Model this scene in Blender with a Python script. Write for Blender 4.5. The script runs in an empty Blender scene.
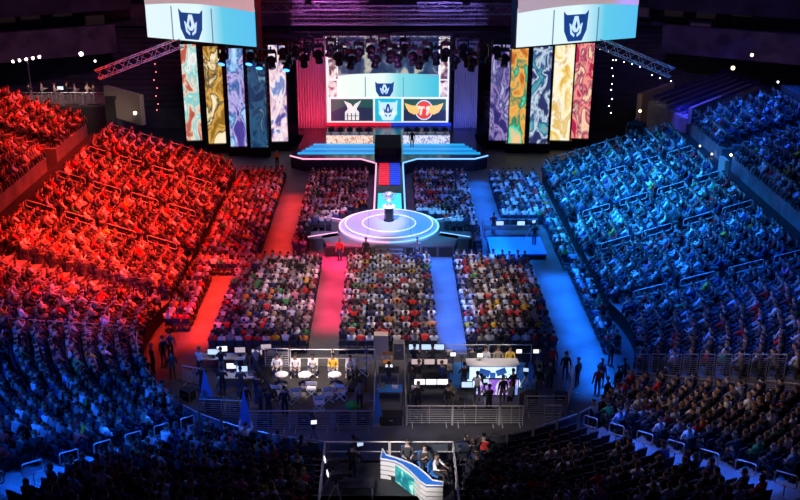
import bpy, bmesh, math, random
import numpy as np
from mathutils import Vector, Matrix
random.seed(7)
S = bpy.context.scene
COL = S.collection
R = math.radians
pi = math.pi
S.view_settings.view_transform = 'Standard'
S.view_settings.look = 'None'
S.view_settings.gamma = 1.0
S.view_settings.exposure = 0.0

# ------------------------------------------------------------------ camera
H = 26.0
PITCH = R(20.7)
cd = bpy.data.cameras.new('camera'); cam = bpy.data.objects.new('camera', cd); COL.objects.link(cam)
cam.location = (0, 0, H); cam.rotation_euler = (pi/2 - PITCH, 0, 0)
cd.sensor_width = 36; cd.lens = 45.0; cd.shift_x = 11/800
cd.clip_end = 400
S.camera = cam
CT, ST = math.cos(PITCH), math.sin(PITCH)

def at(px, py, Z=None, Y=None):
    """the point of the place seen at a pixel of the 800x500 photograph, on a level Z or at a distance Y"""
    v = (py - 250) / 1000
    if Z is not None:
        d = (H - Z) / (v * CT + ST)
        Y = d * (CT - v * ST)
    else:
        d = Y / (CT - v * ST)
        Z = H - d * (v * CT + ST)
    return Vector(((px - 389) / 1000 * d, Y, Z))

def seen(x, y, z, m=45):
    d = y * CT + (H - z) * ST
    if d < 5: return False
    px = 389 + 1000 * x / d; py = 250 + 1000 * ((H - z) * CT - y * ST) / d
    return -m < px < 800 + m and -m < py < 500 + m

# ------------------------------------------------------------------ materials
MATS = {}
def mat(name, col, rough=0.6, metal=0.0, emit=0.0, noise=0.0, nscale=4.0, spec=None):
    if name in MATS: return MATS[name]
    m = bpy.data.materials.new(name); m.use_nodes = True
    nt = m.node_tree; b = nt.nodes['Principled BSDF']
    b.inputs['Base Color'].default_value = (*col, 1)
    b.inputs['Roughness'].default_value = rough
    b.inputs['Metallic'].default_value = metal
    if spec is not None: b.inputs['Specular IOR Level'].default_value = spec
    if emit:
        b.inputs['Emission Color'].default_value = (*col, 1); b.inputs['Emission Strength'].default_value = emit
    if noise:
        tc = nt.nodes.new('ShaderNodeTexCoord'); n = nt.nodes.new('ShaderNodeTexNoise')
        n.inputs['Scale'].default_value = nscale; n.inputs['Detail'].default_value = 4
        r = nt.nodes.new('ShaderNodeValToRGB')
        r.color_ramp.elements[0].position = 0.3; r.color_ramp.elements[1].position = 0.7
        r.color_ramp.elements[0].color = (*[c*(1-noise) for c in col], 1)
        r.color_ramp.elements[1].color = (*[min(1, c*(1+noise)) for c in col], 1)
        nt.links.new(tc.outputs['Object'], n.inputs['Vector']); nt.links.new(n.outputs['Fac'], r.inputs['Fac'])
        nt.links.new(r.outputs['Color'], b.inputs['Base Color'])
    MATS[name] = m
    return m

def cloth_mat():
    m = bpy.data.materials.new('clothing_and_skin'); m.use_nodes = True
    nt = m.node_tree; b = nt.nodes['Principled BSDF']; b.inputs['Roughness'].default_value = 0.75
    a = nt.nodes.new('ShaderNodeAttribute'); a.attribute_name = 'tint'
    nt.links.new(a.outputs['Color'], b.inputs['Base Color'])
    MATS['cloth'] = m
    return m
cloth_mat()
mat('concrete', (0.17, 0.17, 0.18), 0.85, noise=0.35, nscale=0.8)
mat('dark_concrete', (0.10, 0.10, 0.11), 0.9, noise=0.3, nscale=0.5)
mat('arena_floor', (0.10, 0.10, 0.11), 0.6, noise=0.35, nscale=0.5)
mat('black', (0.012, 0.012, 0.014), 0.6)
mat('soft_black', (0.03, 0.03, 0.035), 0.7)
mat('steel', (0.55, 0.55, 0.57), 0.35, 0.7)
mat('pale_steel', (0.75, 0.74, 0.72), 0.45, 0.2)
mat('truss_metal', (0.5, 0.5, 0.53), 0.4, 0.5)
mat('seat_fabric', (0.03, 0.035, 0.06), 0.8)
mat('white_plastic', (0.8, 0.8, 0.8), 0.4)
mat('wood', (0.35, 0.2, 0.1), 0.5, noise=0.3, nscale=3)
mat('lamp_white', (1.0, 0.9, 0.8), emit=9)
mat('lamp_warm', (1.0, 0.75, 0.42), emit=6)
mat('lamp_blue', (0.03, 0.16, 1.0), emit=7)
mat('lens_dark', (0.02, 0.02, 0.05), 0.1)
mat('blue_cloth', (0.05, 0.25, 0.75), 0.7)
mat('green_cloth', (0.03, 0.35, 0.05), 0.7)
mat('skin', (0.55, 0.34, 0.24), 0.6)

# ------------------------------------------------------------------ mesh builder
class MB:
    def __init__(s): s.v = []; s.f = []; s.m = []; s.cur = 0
    def quad(s, *p):
        n = len(s.v); s.v += [tuple(q) for q in p]; s.f.append(tuple(range(n, n + len(p)))); s.m.append(s.cur); return s
    def box(s, c, size, rz=0, M=None):
        hx, hy, hz = size[0]/2, size[1]/2, size[2]/2
        n = len(s.v); cz, sz = math.cos(rz), math.sin(rz)
        for dx, dy, dz in ((-1,-1,-1),(1,-1,-1),(1,1,-1),(-1,1,-1),(-1,-1,1),(1,-1,1),(1,1,1),(-1,1,1)):
            x, y, z = dx*hx, dy*hy, dz*hz
            if M is not None:
                p = M @ Vector((x, y, z)); s.v.append((c[0]+p.x, c[1]+p.y, c[2]+p.z))
            else: s.v.append((c[0]+x*cz-y*sz, c[1]+x*sz+y*cz, c[2]+z))
        for q in ((3,2,1,0),(4,5,6,7),(0,1,5,4),(1,2,6,5),(2,3,7,6),(3,0,4,7)):
            s.f.append(tuple(n+i for i in q)); s.m.append(s.cur)
        return s
    def bar(s, a, b, r, n=6, r2=None, caps=True):
        a, b = Vector(a), Vector(b); d = b - a
        if d.length < 1e-6: return s
        q = d.to_track_quat('Z', 'Y'); r2 = r if r2 is None else r2
        k = len(s.v)
        for p, rr in ((a, r), (b, r2)):
            for i in range(n):
                t = 2*pi*i/n + pi/n
                w = q @ Vector((rr*math.cos(t), rr*math.sin(t), 0)); s.v.append(tuple(p + w))
        for i in range(n):
            j = (i+1) % n
            s.f.append((k+i, k+j, k+n+j, k+n+i)); s.m.append(s.cur)
        if caps:
            s.f.append(tuple(k+n-1-i for i in range(n))); s.m.append(s.cur)
            s.f.append(tuple(k+n+i for i in range(n))); s.m.append(s.cur)
        return s
    def path(s, pts, r, n=6):
        for a, b in zip(pts, pts[1:]): s.bar(a, b, r, n)
        return s
    def lathe(s, prof, n=24, c=(0,0,0), ax='Z', a0=0, a1=2*pi):
        full = abs(a1-a0-2*pi) < 1e-6; k = len(s.v); m = n if full else n+1
        for r, z in prof:
            for i in range(m):
                t = a0+(a1-a0)*i/n
                s.v.append((c[0]+r*math.cos(t), c[1]+r*math.sin(t), c[2]+z))
        for j in range(len(prof)-1):
            for i in range(n):
                i2 = (i+1) % m
                s.f.append((k+j*m+i, k+j*m+i2, k+(j+1)*m+i2, k+(j+1)*m+i)); s.m.append(s.cur)
        return s
    def ball(s, c, r, seg=8, rings=5, sq=(1,1,1)):
        prof = [(math.sin(pi*j/rings), -math.cos(pi*j/rings)) for j in range(rings+1)]
        k = len(s.v)
        for pr, pz in prof:
            for i in range(seg):
                t = 2*pi*i/seg
                s.v.append((c[0]+r*sq[0]*pr*math.cos(t), c[1]+r*sq[1]*pr*math.sin(t), c[2]+r*sq[2]*pz))
        for j in range(rings):
            for i in range(seg):
                i2 = (i+1) % seg
                s.f.append((k+j*seg+i, k+j*seg+i2, k+(j+1)*seg+i2, k+(j+1)*seg+i)); s.m.append(s.cur)
        return s
    def prism(s, outline, z0, z1):
        """outline in xy, extruded in z"""
        k = len(s.v); n = len(outline)
        for z in (z0, z1): s.v += [(x, y, z) for x, y in outline]
        s.f.append(tuple(k+n-1-i for i in range(n))); s.m.append(s.cur)
        s.f.append(tuple(k+n+i for i in range(n))); s.m.append(s.cur)
        for i in range(n):
            j = (i+1) % n; s.f.append((k+i, k+j, k+n+j, k+n+i)); s.m.append(s.cur)
        return s
    def prism_y(s, outline, y0, y1):
        """outline in xz, extruded in y"""
        k = len(s.v); n = len(outline)
        for y in (y0, y1): s.v += [(x, y, z) for x, z in outline]
        s.f.append(tuple(k+i for i in range(n))); s.m.append(s.cur)
        s.f.append(tuple(k+2*n-1-i for i in range(n))); s.m.append(s.cur)
        for i in range(n):
            j = (i+1) % n; s.f.append((k+j, k+i, k+n+i, k+n+j)); s.m.append(s.cur)
        return s
    def mesh(s, name, mats):
        me = bpy.data.meshes.new(name); me.from_pydata(s.v, [], s.f); me.update()
        if isinstance(mats, (str, bpy.types.Material)): mats = [mats]
        for m in mats: me.materials.append(MATS[m] if isinstance(m, str) else m)
        if len(mats) > 1: me.polygons.foreach_set('material_index', s.m)
        return me
    def build(s, name, mats, parent=None, loc=None, rz=0, smooth=False):
        o = bpy.data.objects.new(name, s.mesh(name, mats)); COL.objects.link(o)
        if parent is not None: o.parent = parent
        if loc is not None: o.location = loc
        if rz: o.rotation_euler.z = rz
        if smooth: o.data.polygons.foreach_set('use_smooth', [True]*len(o.data.polygons))
        return o

def tag(o, label=None, cat=None, group=None, kind=None):
    if label: o['label'] = label
    if cat: o['category'] = cat
    if group: o['group'] = group
    if kind: o['kind'] = kind
    return o
def struct(o, label=None, cat=None):
    return tag(o, label, cat, None, 'structure')
def empty(name, loc=(0,0,0), rz=0):
    o = bpy.data.objects.new(name, None); COL.objects.link(o); o.location = loc; o.rotation_euler.z = rz
    o.empty_display_size = 0.3
    return o
KIDS = {}
def copy_tree(o, parent=None):
    c = o.copy(); COL.objects.link(c)
    if parent is not None: c.parent = parent
    for ch in list(o.children): copy_tree(ch, c)
    return c

# ------------------------------------------------------------------ people
def joints(pose='lap', stand=False, fingers=False, toes=True):
    """skeleton facing +Y. returns list of (pos, rx, ry, region), edges, root"""
    P = []; E = []
    def J(p, r, reg, ry=None): P.append((Vector(p), r, r if ry is None else ry, reg)); return len(P)-1
    hz = 0.92 if stand else 0.57
    lean = {'lean': 0.16, 'clap': 0.04}.get(pose, 0.0) if not stand else {'lean': 0.12}.get(pose, 0.0)
    pel = J((0, 0, hz), .16, 'pants', .115)
    sp = J((0, -.01+lean*.4, hz+.2), .135, 'top', .10)
    ch = J((0, -.01+lean, hz+.40), .165, 'top', .115)
    nk = J((0, 0+lean*1.25, hz+.55), .058, 'skin')
    h1 = J((0, .02+lean*1.4, hz+.64), .078, 'skin', .085)
    h2 = J((0, .015+lean*1.45, hz+.755), .08, 'skin', .09)
    E += [(pel, sp), (sp, ch), (ch, nk), (nk, h1), (h1, h2)]
    for s in (-1, 1):
        sh = Vector((s*.185, lean, hz+.455)); 
        if pose == 'lap': el, wr, hd = (s*.25, .06+lean, hz+.19), (s*.15, .27, hz+.10), (s*.10, .34, hz+.10)
        elif pose == 'clap': el, wr, hd = (s*.24, .12+lean, hz+.2), (s*.09, .30+lean, hz+.34), (s*.03, .34+lean, hz+.42)
        elif pose == 'up': el, wr, hd = (s*.32, .04, hz+.62), (s*.27, .08, hz+.86), (s*.25, .10, hz+.95)
        elif pose == 'lean': el, wr, hd = (s*.24, .26+lean, hz+.2), (s*.10, .42, hz+.14), (s*.05, .48, hz+.16)
        elif pose == 'phone': el, wr, hd = ((s*.25, .10, hz+.22), (s*.12, .28, hz+.48), (s*.06, .30, hz+.56)) if s > 0 else ((s*.25, .06, hz+.19), (s*.15, .27, hz+.10), (s*.10, .34, hz+.10))
        elif pose == 'wave': el, wr, hd = ((s*.34, .02, hz+.6), (s*.33, .06, hz+.85), (s*.32, .08, hz+.94)) if s > 0 else ((s*.25, .06, hz+.19), (s*.15, .27, hz+.10), (s*.10, .34, hz+.10))
        elif pose == 'desk': el, wr, hd = (s*.27, .16+lean, hz+.22), (s*.17, .36+lean, hz+.22), (s*.13, .44+lean, hz+.22)
        elif pose == 'down': el, wr, hd = (s*.25, -.02, hz+.17), (s*.27, .03, hz-.07), (s*.27, .05, hz-.15)
        elif pose == 'work': el, wr, hd = (s*.27, .10+lean, hz+.2), (s*.18, .34+lean, hz+.26), (s*.14, .42+lean, hz+.27)
        a = J(sh, .068, 'top'); b = J(el, .048, 'top'); c = J(wr, .032, 'top' if not fingers else 'skin'); 
        E += [(ch, a), (a, b), (b, c)]
        d = J(hd, .038, 'skin', .022); E.append((c, d))
        if fingers:
            v = (Vector(hd)-Vector(wr)).normalized(); side = v.cross(Vector((0,0,1)))
            if side.length < .2: side = Vector((s, 0, 0))
            side.normalize()
            for i, ln in enumerate((.070, .08, .075, .06)):
                base = Vector(hd)+side*(i-1.5)*.020+v*.02
                f1 = J(base+v*ln*.5, .009, 'skin'); f2 = J(base+v*ln+Vector((0,0,-.02)), .008, 'skin')
                E += [(d, f1), (f1, f2)]
            t1 = J(Vector(wr).lerp(Vector(hd), .5)-side*s*.035, .011, 'skin'); t2 = J(Vector(hd)-side*s*.05+v*.015, .009, 'skin')
            E += [(c, t1), (t1, t2)]
        hp = J((s*.095, .02, hz-.04), .098, 'pants')
        if stand:
            kn = J((s*.105, .03, .50), .07, 'pants'); an = J((s*.11, -.01, .10), .045, 'pants')
        else:
            kn = J((s*.13, .43, .53), .07, 'pants'); an = J((s*.13, .45, .12), .045, 'pants')
        E += [(pel, hp), (hp, kn), (kn, an)]
        if toes:
            to = J((P[an][0].x*1.1, P[an][0].y+.14, .045), .042, 'shoe'); E.append((an, to))
    return P, E, pel

def skin_body(pose, stand=False, fingers=False, toes=True, sub=0):
    P, E, root = joints(pose, stand, fingers, toes)
    bm = bmesh.new(); lay = bm.verts.layers.skin.verify()
    vs = []
    for i, (p, rx, ry, reg) in enumerate(P):
        v = bm.verts.new(p); v[lay].radius = (rx, ry); v[lay].use_root = (i == root); vs.append(v)
    for a, b in E: bm.edges.new((vs[a], vs[b]))
    me = bpy.data.meshes.new('skeleton'); bm.to_mesh(me); bm.free()
    o = bpy.data.objects.new('skeleton', me); COL.objects.link(o)
    m = o.modifiers.new('skin', 'SKIN'); m.branch_smoothing = 0.3; m.use_smooth_shade = True
    if sub:
        s2 = o.modifiers.new('sub', 'SUBSURF'); s2.levels = sub; s2.render_levels = sub
    dg = bpy.context.evaluated_depsgraph_get(); dg.update()
    ev = o.evaluated_get(dg); src = ev.to_mesh()
    V = np.empty(len(src.vertices)*3); src.vertices.foreach_get('co', V); V = V.reshape(-1, 3)
    F = [tuple(p.vertices) for p in src.polygons]
    ev.to_mesh_clear(); bpy.data.objects.remove(o); bpy.data.meshes.remove(me)
    # region per face: nearest point along the skeleton's bones
    segs = []
    for a, b in E:
        for t in (0.0, .25, .5, .75, 1.0):
            segs.append((P[a][0].lerp(P[b][0], t), P[b][3] if t > (.02 if P[b][3] != 'skin' or P[a][3] == 'skin' else .6) else P[a][3]))
    Q = np.array([tuple(q) for q, _ in segs]); reg = [r for _, r in segs]
    cen = np.array([V[list(f)].mean(axis=0) for f in F])
    near = ((cen[:, None, :]-Q[None])**2).sum(-1).argmin(1)
    G = [reg[i] for i in near]
    hz = .92 if stand else .57
    head = P[5][0]
    return V, F, G, head

def hair_geom(head, seg=8, rings=4, long=False, cap=False):
    m = MB(); r = .112
    k = 0
    prof = []
    n = rings
    for j in range(n+1):
        t = (pi*.58 if not long else pi*.72)*j/n
        prof.append((math.sin(t), math.cos(t)))
    for j, (pr, pz) in enumerate(prof):
        for i in range(seg):
            a = 2*pi*i/seg
            fy = math.sin(a)
            z = pz
            if fy > .3 and pz < .25: z = .25+(.25-pz)*.05   # keeps the face clear
            m.v.append((head.x+r*.93*pr*math.cos(a), head.y-.008+r*pr*fy*1.04, head.z+.012+r*z*1.06))
    for j in range(n):
        for i in range(seg):
            i2 = (i+1) % seg
            m.f.append((j*seg+i, (j+1)*seg+i, (j+1)*seg+i2, j*seg+i2)); m.m.append(0)
    return np.array(m.v), m.f

SKINS = [(.62,.42,.32),(.55,.36,.26),(.45,.28,.19),(.30,.18,.12),(.66,.48,.38)]
HAIRS = [(.015,.012,.010),(.03,.02,.015),(.06,.035,.02),(.18,.11,.05),(.02,.02,.02)]
TOPS = [('black', (.015,.015,.018), 26), ('charcoal', (.06,.06,.07), 16), ('grey', (.28,.28,.30), 12), ('white', (.85,.85,.85), 15),
        ('pale blue', (.45,.60,.85), 6), ('navy', (.03,.05,.16), 9), ('red', (.65,.03,.03), 6), ('maroon', (.22,.02,.04), 3),
        ('yellow', (.85,.55,.05), 1), ('green', (.05,.35,.12), 2), ('khaki', (.42,.35,.24), 3), ('pink', (.8,.25,.4), 1), ('orange', (.8,.25,.05), 1)]
TW = [t[2]*(1.5 if t[0] in ('black','charcoal') else 1) for t in TOPS]
PANTS = [(.02,.02,.03),(.05,.07,.14),(.10,.09,.08),(.25,.22,.18)]
TF = [{'black':12,'charcoal':10,'white':24,'red':12,'grey':16,'pale blue':8}.get(t[0], t[2]) for t in TOPS]
def outfit(top=None, wts=None):
    t = next(x for x in TOPS if x[0] == top) if top else random.choices(TOPS, wts or TW)[0]
    return dict(name=t[0], top=t[1], skin=random.choice(SKINS), hair=random.choice(HAIRS), pants=random.choices(PANTS, (5,4,2,1))[0], shoe=(.05,.05,.05))

def tinted_mesh(name, V, F, cols, smooth=True, m='cloth'):
    me = bpy.data.meshes.new(name); me.from_pydata([tuple(v) for v in V], [], F); me.update()
    at_ = me.attributes.new('tint', 'FLOAT_COLOR', 'FACE')
    arr = np.ones((len(F), 4), dtype=np.float32); arr[:, :3] = cols
    at_.data.foreach_set('color', arr.ravel())
    me.materials.append(MATS[m])
    if smooth: me.polygons.foreach_set('use_smooth', [True]*len(F))
    return me

BODY = {}
def body(pose, stand=False, fingers=False, toes=True, sub=0):
    k = (pose, stand, fingers, toes, sub)
    if k not in BODY: BODY[k] = skin_body(*k)
    return BODY[k]

PM = {}
def person_mesh(pose, stand, fit, fingers=False, sub=0):
    V, F, G, head = body(pose, stand, fingers, True, sub)
    key = (pose, stand, fingers, sub, fit['name'], fit['skin'], fit['pants'], fit['top'])
    if key not in PM:
        PM[key] = tinted_mesh('body', V, F, np.array([fit[g] for g in G]))
    hk = ('hair', pose, stand, fit['hair'])
    if hk not in PM:
        hv, hf = hair_geom(head, 10, 5)
        PM[hk] = tinted_mesh('hair', hv, hf, np.array([fit['hair']]*len(hf)))
    return PM[key], PM[hk]

def face_geom(head):
    m = MB()
    for s in (-1, 1): m.ball((head.x+s*.033, head.y+.078, head.z-.035), .012, 6, 4)
    m.cur = 1; m.box((head.x, head.y+.082, head.z-.095), (.045, .012, .010))
    m.cur = 2; m.bar((head.x, head.y+.078, head.z-.035), (head.x, head.y+.104, head.z-.07), .010, 5, .014)
    for s in (-1, 1): m.ball((head.x+s*.083, head.y-.005, head.z-.045), .024, 6, 4, (.4, .8, 1.2))
    return m

mat('eye_dark', (.02,.015,.01), .3); mat('lips', (.35,.12,.10), .5)
def crew(pos, face, pose, stand, label, top='black', hair=None, name='person', skin=None, pants=None, seatz=0, group=None):
    """a worker or guest on the floor: body in one mesh, hair and face details as parts. face = heading in degrees, 0 looks at the stage (+Y)"""
    f = outfit(top)
    if hair: f['hair'] = hair
    if skin: f['skin'] = skin
    if pants: f['pants'] = pants
    bmesh_, hmesh = person_mesh(pose, stand, f, True, 1)
    o = bpy.data.objects.new(name, bmesh_); COL.objects.link(o)
    o.location = (pos[0], pos[1], pos[2]+seatz); o.rotation_euler.z = R(face)
    tag(o, label, 'person', group)
    h = bpy.data.objects.new('hair', hmesh); COL.objects.link(h); h.parent = o
    head = body(pose, stand, True, True, 1)[3]
    fk = ('face', pose, stand)
    if fk not in PM: PM[fk] = face_geom(head).mesh('face', ['eye_dark', 'lips', 'skin'])
    h2 = bpy.data.objects.new('face_features', PM[fk]); COL.objects.link(h2); h2.parent = o
    return o

# ------------------------------------------------------------------ the bowl
CX, CY = 1.6, 57.0
_phi = [0, 25.8, 46.8, 62.7, 76, 85.5, 90]
_rad = [12.1, 13.8, 15.5, 16.9, 17.5, 17.85, 17.9]
def RR(phi): return float(np.interp(phi, _phi, _rad))
def bowl(side, s, off):
    """s >= 0: metres past Y = 57 along the straight side; s < 0: degrees round the near corner. -> x, y, outward heading"""
    if s >= 0: return side*(CX+12.1+off), CY+s, 0.0
    p = -s
    if p <= 90:
        r = RR(p)+off
        return side*(CX+r*math.cos(R(p))), CY-r*math.sin(R(p)), p
    return side*(CX-(p-90)), CY-17.9-off, 90.0
RD, RH, Z0 = 0.85, 0.27, 1.0
def span(s0, s1):
    out = [s0]; s = s0
    while s > s1+1e-6:
        step = 2.0 if s > 0 else (3.0 if s > -90 else 0.8)
        n = max(s1, s-step)
        if s > 0 and n < 0: n = max(0.0, n) if s > 1e-6 else n
        out.append(n); s = n
    return out

def terrace(side, s0, s1, nrow, off0=0.0, z0=Z0, rd=RD, rh=RH, base=0.0, top_flat=2.3, m='concrete'):
    prof = [(off0, base), (off0, z0)]
    z = z0
    for k in range(nrow):
        o_ = off0+(k+1)*rd
        prof.append((o_, z)); z += rh; prof.append((o_, z))
    if top_flat: prof.append((off0+nrow*rd+top_flat, z))
    prof.append((prof[-1][0], base))
    ss = span(s0, s1); v = []; f = []
    for s in ss:
        for (o_, zz) in prof:
            x, y, _ = bowl(side, s, o_); v.append((x, y, zz))
    n = len(prof)
    for i in range(len(ss)-1):
        for j in range(n-1):
            q = (i*n+j, i*n+j+1, (i+1)*n+j+1, (i+1)*n+j)
            f.append(q if side < 0 else q[::-1])
    f.append(tuple(range(n))); f.append(tuple(reversed(range((len(ss)-1)*n, len(ss)*n))))
    me = bpy.data.meshes.new('terrace'); me.from_pydata(v, [], f); me.update(); me.materials.append(MATS[m]); me.materials.append(MATS['black'])
    if off0 == 0:
        for i in range(len(ss)-1): me.polygons[i*(n-1)].material_index = 1; me.polygons[i*(n-1)+n-3].material_index = 1
    o = bpy.data.objects.new('terrace', me); COL.objects.link(o)
    return o

PEOPLE = []   # (x, y, z, heading (rad, facing), section, row, col, aisle side)
SEATS = []
def fill(side, s0, s1, k0, k1, section, off0=0.0, z0=Z0, rd=RD, rh=RH, aisles=(), aw=1.1, dens=.95, turn=0, seats=True):
    for k in range(k0, k1):
        off = off0+(k+.42)*rd; z = z0+k*rh
        s = s0; col = 0
        while s > s1:
            step = .54 if (s >= 0 or s < -90) else math.degrees(.54/(RR(-s)+off))
            x, y, p = bowl(side, s, off)
            ok = True
            for a in aisles:
                xa, ya, _ = bowl(side, a, off)
                if math.hypot(xa-x, ya-y) < aw*.5+.25: ok = False
            if not ok: col = 0
            elif seen(x, y, z+.8):
                out = Vector((side*math.cos(R(p)), -math.sin(R(p))))
                head = math.atan2(-out.y, -out.x)-pi/2  - side*R(turn)
                SEATS.append((x, y, z, math.atan2(-out.y, -out.x)-pi/2, section, k, col))
                if random.random() < dens:
                    PEOPLE.append((x-out.x*.02+random.uniform(-.04,.04), y-out.y*.02, z, head+random.uniform(-.15,.15), section, k, col))
            if ok: col += 1
            s -= step
# ------------------------------------------------------------------ setting: floor and terraces
def plane_obj(name, x0, x1, y0, y1, z, m):
    b = MB(); b.box(((x0+x1)/2, (y0+y1)/2, z-.05), (x1-x0, y1-y0, .1)); return b.build(name, m)
struct(plane_obj('floor', -70, 70, 15, 150, 0, 'arena_floor'))

def T(*a, label=None, **k):
    o = terrace(*a, **k); struct(o, label, None); return o
NR = 13
T(-1, 29, -24.5, NR, top_flat=1.5, label='stepped concrete stand under the red-lit crowd')
T(-1, -25.5, -100, 15, label='stepped concrete stand of the blue-lit corner beside the red one')
T(1, 29, -40, NR, top_flat=1.5, label='stepped concrete stand under the bright blue crowd')
T(1, -46.8, -97, 15, label='stepped concrete stand of the dim corner beyond the barriers')
# upper tiers behind the walkway
UO = 13*RD+1.5; UZ = Z0+NR*RH+1.1
for sd in (-1, 1):
    T(sd, 28, 19.5, 8, off0=UO, z0=UZ, rh=.28, top_flat=.4, m='concrete', label='upper stand section behind its own wall')
    T(sd, 17, -12, 9, off0=UO, z0=UZ, rh=.28, top_flat=.4, m='concrete', label='upper stand section near the frame edge')
    T(sd, 28, 0, 1, off0=UO+8*RD+.5, z0=UZ+8*.28+1.1, rh=0, top_flat=4, m='dark_concrete', label='parapet behind the upper stand')

# crowd in the stands
fill(-1, 28.6, .4, 0, NR, 'red', aisles=(21.5, 14.2, 7.2), turn=22)
fill(-1, -6.5, -24, 0, NR, 'red near', turn=15)
fill(-1, -27, -61.6, 0, 15, 'left corner', turn=4, dens=.86)
fill(-1, -66.8, -99, 0, 15, 'left end', aisles=(), dens=.8)
fill(1, 28.6, -39.5, 0, NR, 'blue', aisles=(21.5, 14.2, 7.2, -5), turn=22)
fill(1, -47.6, -61.6, 0, 15, 'right corner', turn=4, dens=.9)
fill(1, -66.8, -96, 0, 15, 'right end', dens=.5)
for sd, nm in ((-1, 'upper red'), (1, 'upper blue')):
    fill(sd, 27.6, 20, 0, 8, nm, off0=UO, z0=UZ, rh=.28, turn=22, dens=.9)
    fill(sd, 16.5, -11, 0, 9, nm+' near', off0=UO, z0=UZ, rh=.28, turn=20, dens=.9)
for i in range(0): pass
# clear what the presenters' box and the end rows in front of it take up
def in_box(x, y): return abs(x) < 3.25 and y > 29
PEOPLE = [p for p in PEOPLE if not in_box(p[0], p[1])]
SEATS = [p for p in SEATS if not in_box(p[0], p[1])]
# rows right of the box are nearly empty near the rim
PEOPLE = [p for p in PEOPLE if not (p[4] == 'right end' and p[5] < 5 and random.random() < .85)]
PEOPLE = [p for p in PEOPLE if not (p[4] == 'left end' and p[5] < 2 and random.random() < .6)]

# floor seating
FLOOR = []
def block(x0, x1, y0, y1, dens=.96, sec='floor'):
    y = y0; row = 0
    while y < y1:
        x = x0+.25
        while x < x1-.2:
            if not (math.hypot(x, y-71.5) < 4.6 or (abs(x) < 6.2 and 66.5 < y < 72.5) or (abs(x) < 2.0 and y > 70)
                    or (6.8 < x < 11.9 and 66 < y < 74)):
                FLOOR.append((x, y, row))
                if random.random() < dens:
                    PEOPLE.append((x+random.uniform(-.05,.05), y, 0, random.uniform(-.15,.15)-math.atan2(x, 110-y)*-1*0, sec, row, 0))
            x += .52
        y += .86; row += 1
block(-10.4, -4.3, 52.0, 65.0)
block(-2.9, 3.2, 52.0, 65.0)
block(4.5, 10.1, 52.0, 65.4)
block(-7.0, -1.6, 67.8, 86)
block(-13.4, -9.0, 64.0, 86.5)
block(1.6, 7.2, 67.8, 86)
block(8.9, 13.4, 73.6, 86)
block(12.1, 13.4, 65.0, 73.4)
block(-13.55, -12.0, 55, 63.5, .9)
block(12.35, 13.55, 52, 64.5, .9)

# ------------------------------------------------------------------ spectators
def depth(p): return p[1]*CT+(H-p[2])*ST
def frame_ok(p):
    d = depth(p); px = 389+1000*p[0]/d; py = 250+1000*((H-p[2]-.9)*CT-p[1]*ST)/d
    return 4 < px < 796 and 0 < py < 494
near = sorted([p for p in PEOPLE if frame_ok(p) and ('corner' in p[4] or 'end' in p[4])], key=depth)
NEAR = near[:255]; nearset = set(map(id, NEAR))
REST = [p for p in PEOPLE if id(p) not in nearset]
POSES = ['lap', 'lap', 'lean', 'clap', 'phone', 'lap', 'desk', 'up']
PW = [6, 4, 4, 2, 1.5, 3, 2, .5]
ORD = ['first','second','third','fourth','fifth','sixth','seventh','eighth','ninth','tenth','eleventh','twelfth','thirteenth','fourteenth','fifteenth',
 'sixteenth','seventeenth','eighteenth','nineteenth','twentieth'] + ['twenty-'+w for w in ('first','second','third','fourth','fifth','sixth','seventh','eighth','ninth')] + \
 ['thirtieth']+['thirty-'+w for w in ('first','second','third','fourth','fifth','sixth','seventh','eighth','ninth')]+['fortieth']+['forty-'+w for w in ('first','second','third','fourth','fifth','sixth','seventh','eighth','ninth')]
POSEW = {'lap':'hands in lap','lean':'leaning forward','clap':'clapping','phone':'one hand raised','desk':'arms forward','up':'arms raised'}
SECW = {'left corner':'left corner stand', 'left end':'left end stand',
        'right corner':'right corner stand', 'right end':'right end stand'}
# place of each person in its row: counted from the stair aisle (corner sections) or from the aisle too (end sections)
allrows = {}
for p in PEOPLE:
    if p[4] in SECW: allrows.setdefault((p[4], p[5]), []).append(p)
place = {}
for key, L in allrows.items():
    L.sort(key=lambda p: abs(p[0]), reverse='end' in key[0])
    for i, p in enumerate(L): place[id(p)] = i
FITS = {}
LIM = {}
for t in TOPS: FITS[t[0]] = [outfit(t[0]) for _ in range(3 if t[2] > 8 else 1)]
for p in NEAR:
    top = random.choices(TOPS, TW)[0][0]
    if p[4] in ('right corner',) and top == 'yellow': top = 'black'
    f = random.choice(FITS[top]); pose = random.choices(POSES, PW)[0]
    bme, hme = person_mesh(pose, False, f)
    o = bpy.data.objects.new('spectator', bme); COL.objects.link(o)
    o.location = p[:3]; o.rotation_euler.z = p[3]
    tag(o, f"spectator in {top} top, {ORD[p[5]]} row, {ORD[place[id(p)]]} from stair aisle, {SECW[p[4]]}", 'person', 'spectators in the stands below the camera')
    h = bpy.data.objects.new('hair', hme); COL.objects.link(h); h.parent = o
print('people', len(PEOPLE), 'near', len(NEAR), 'seats', len(SEATS), 'floor', len(FLOOR))

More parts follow.
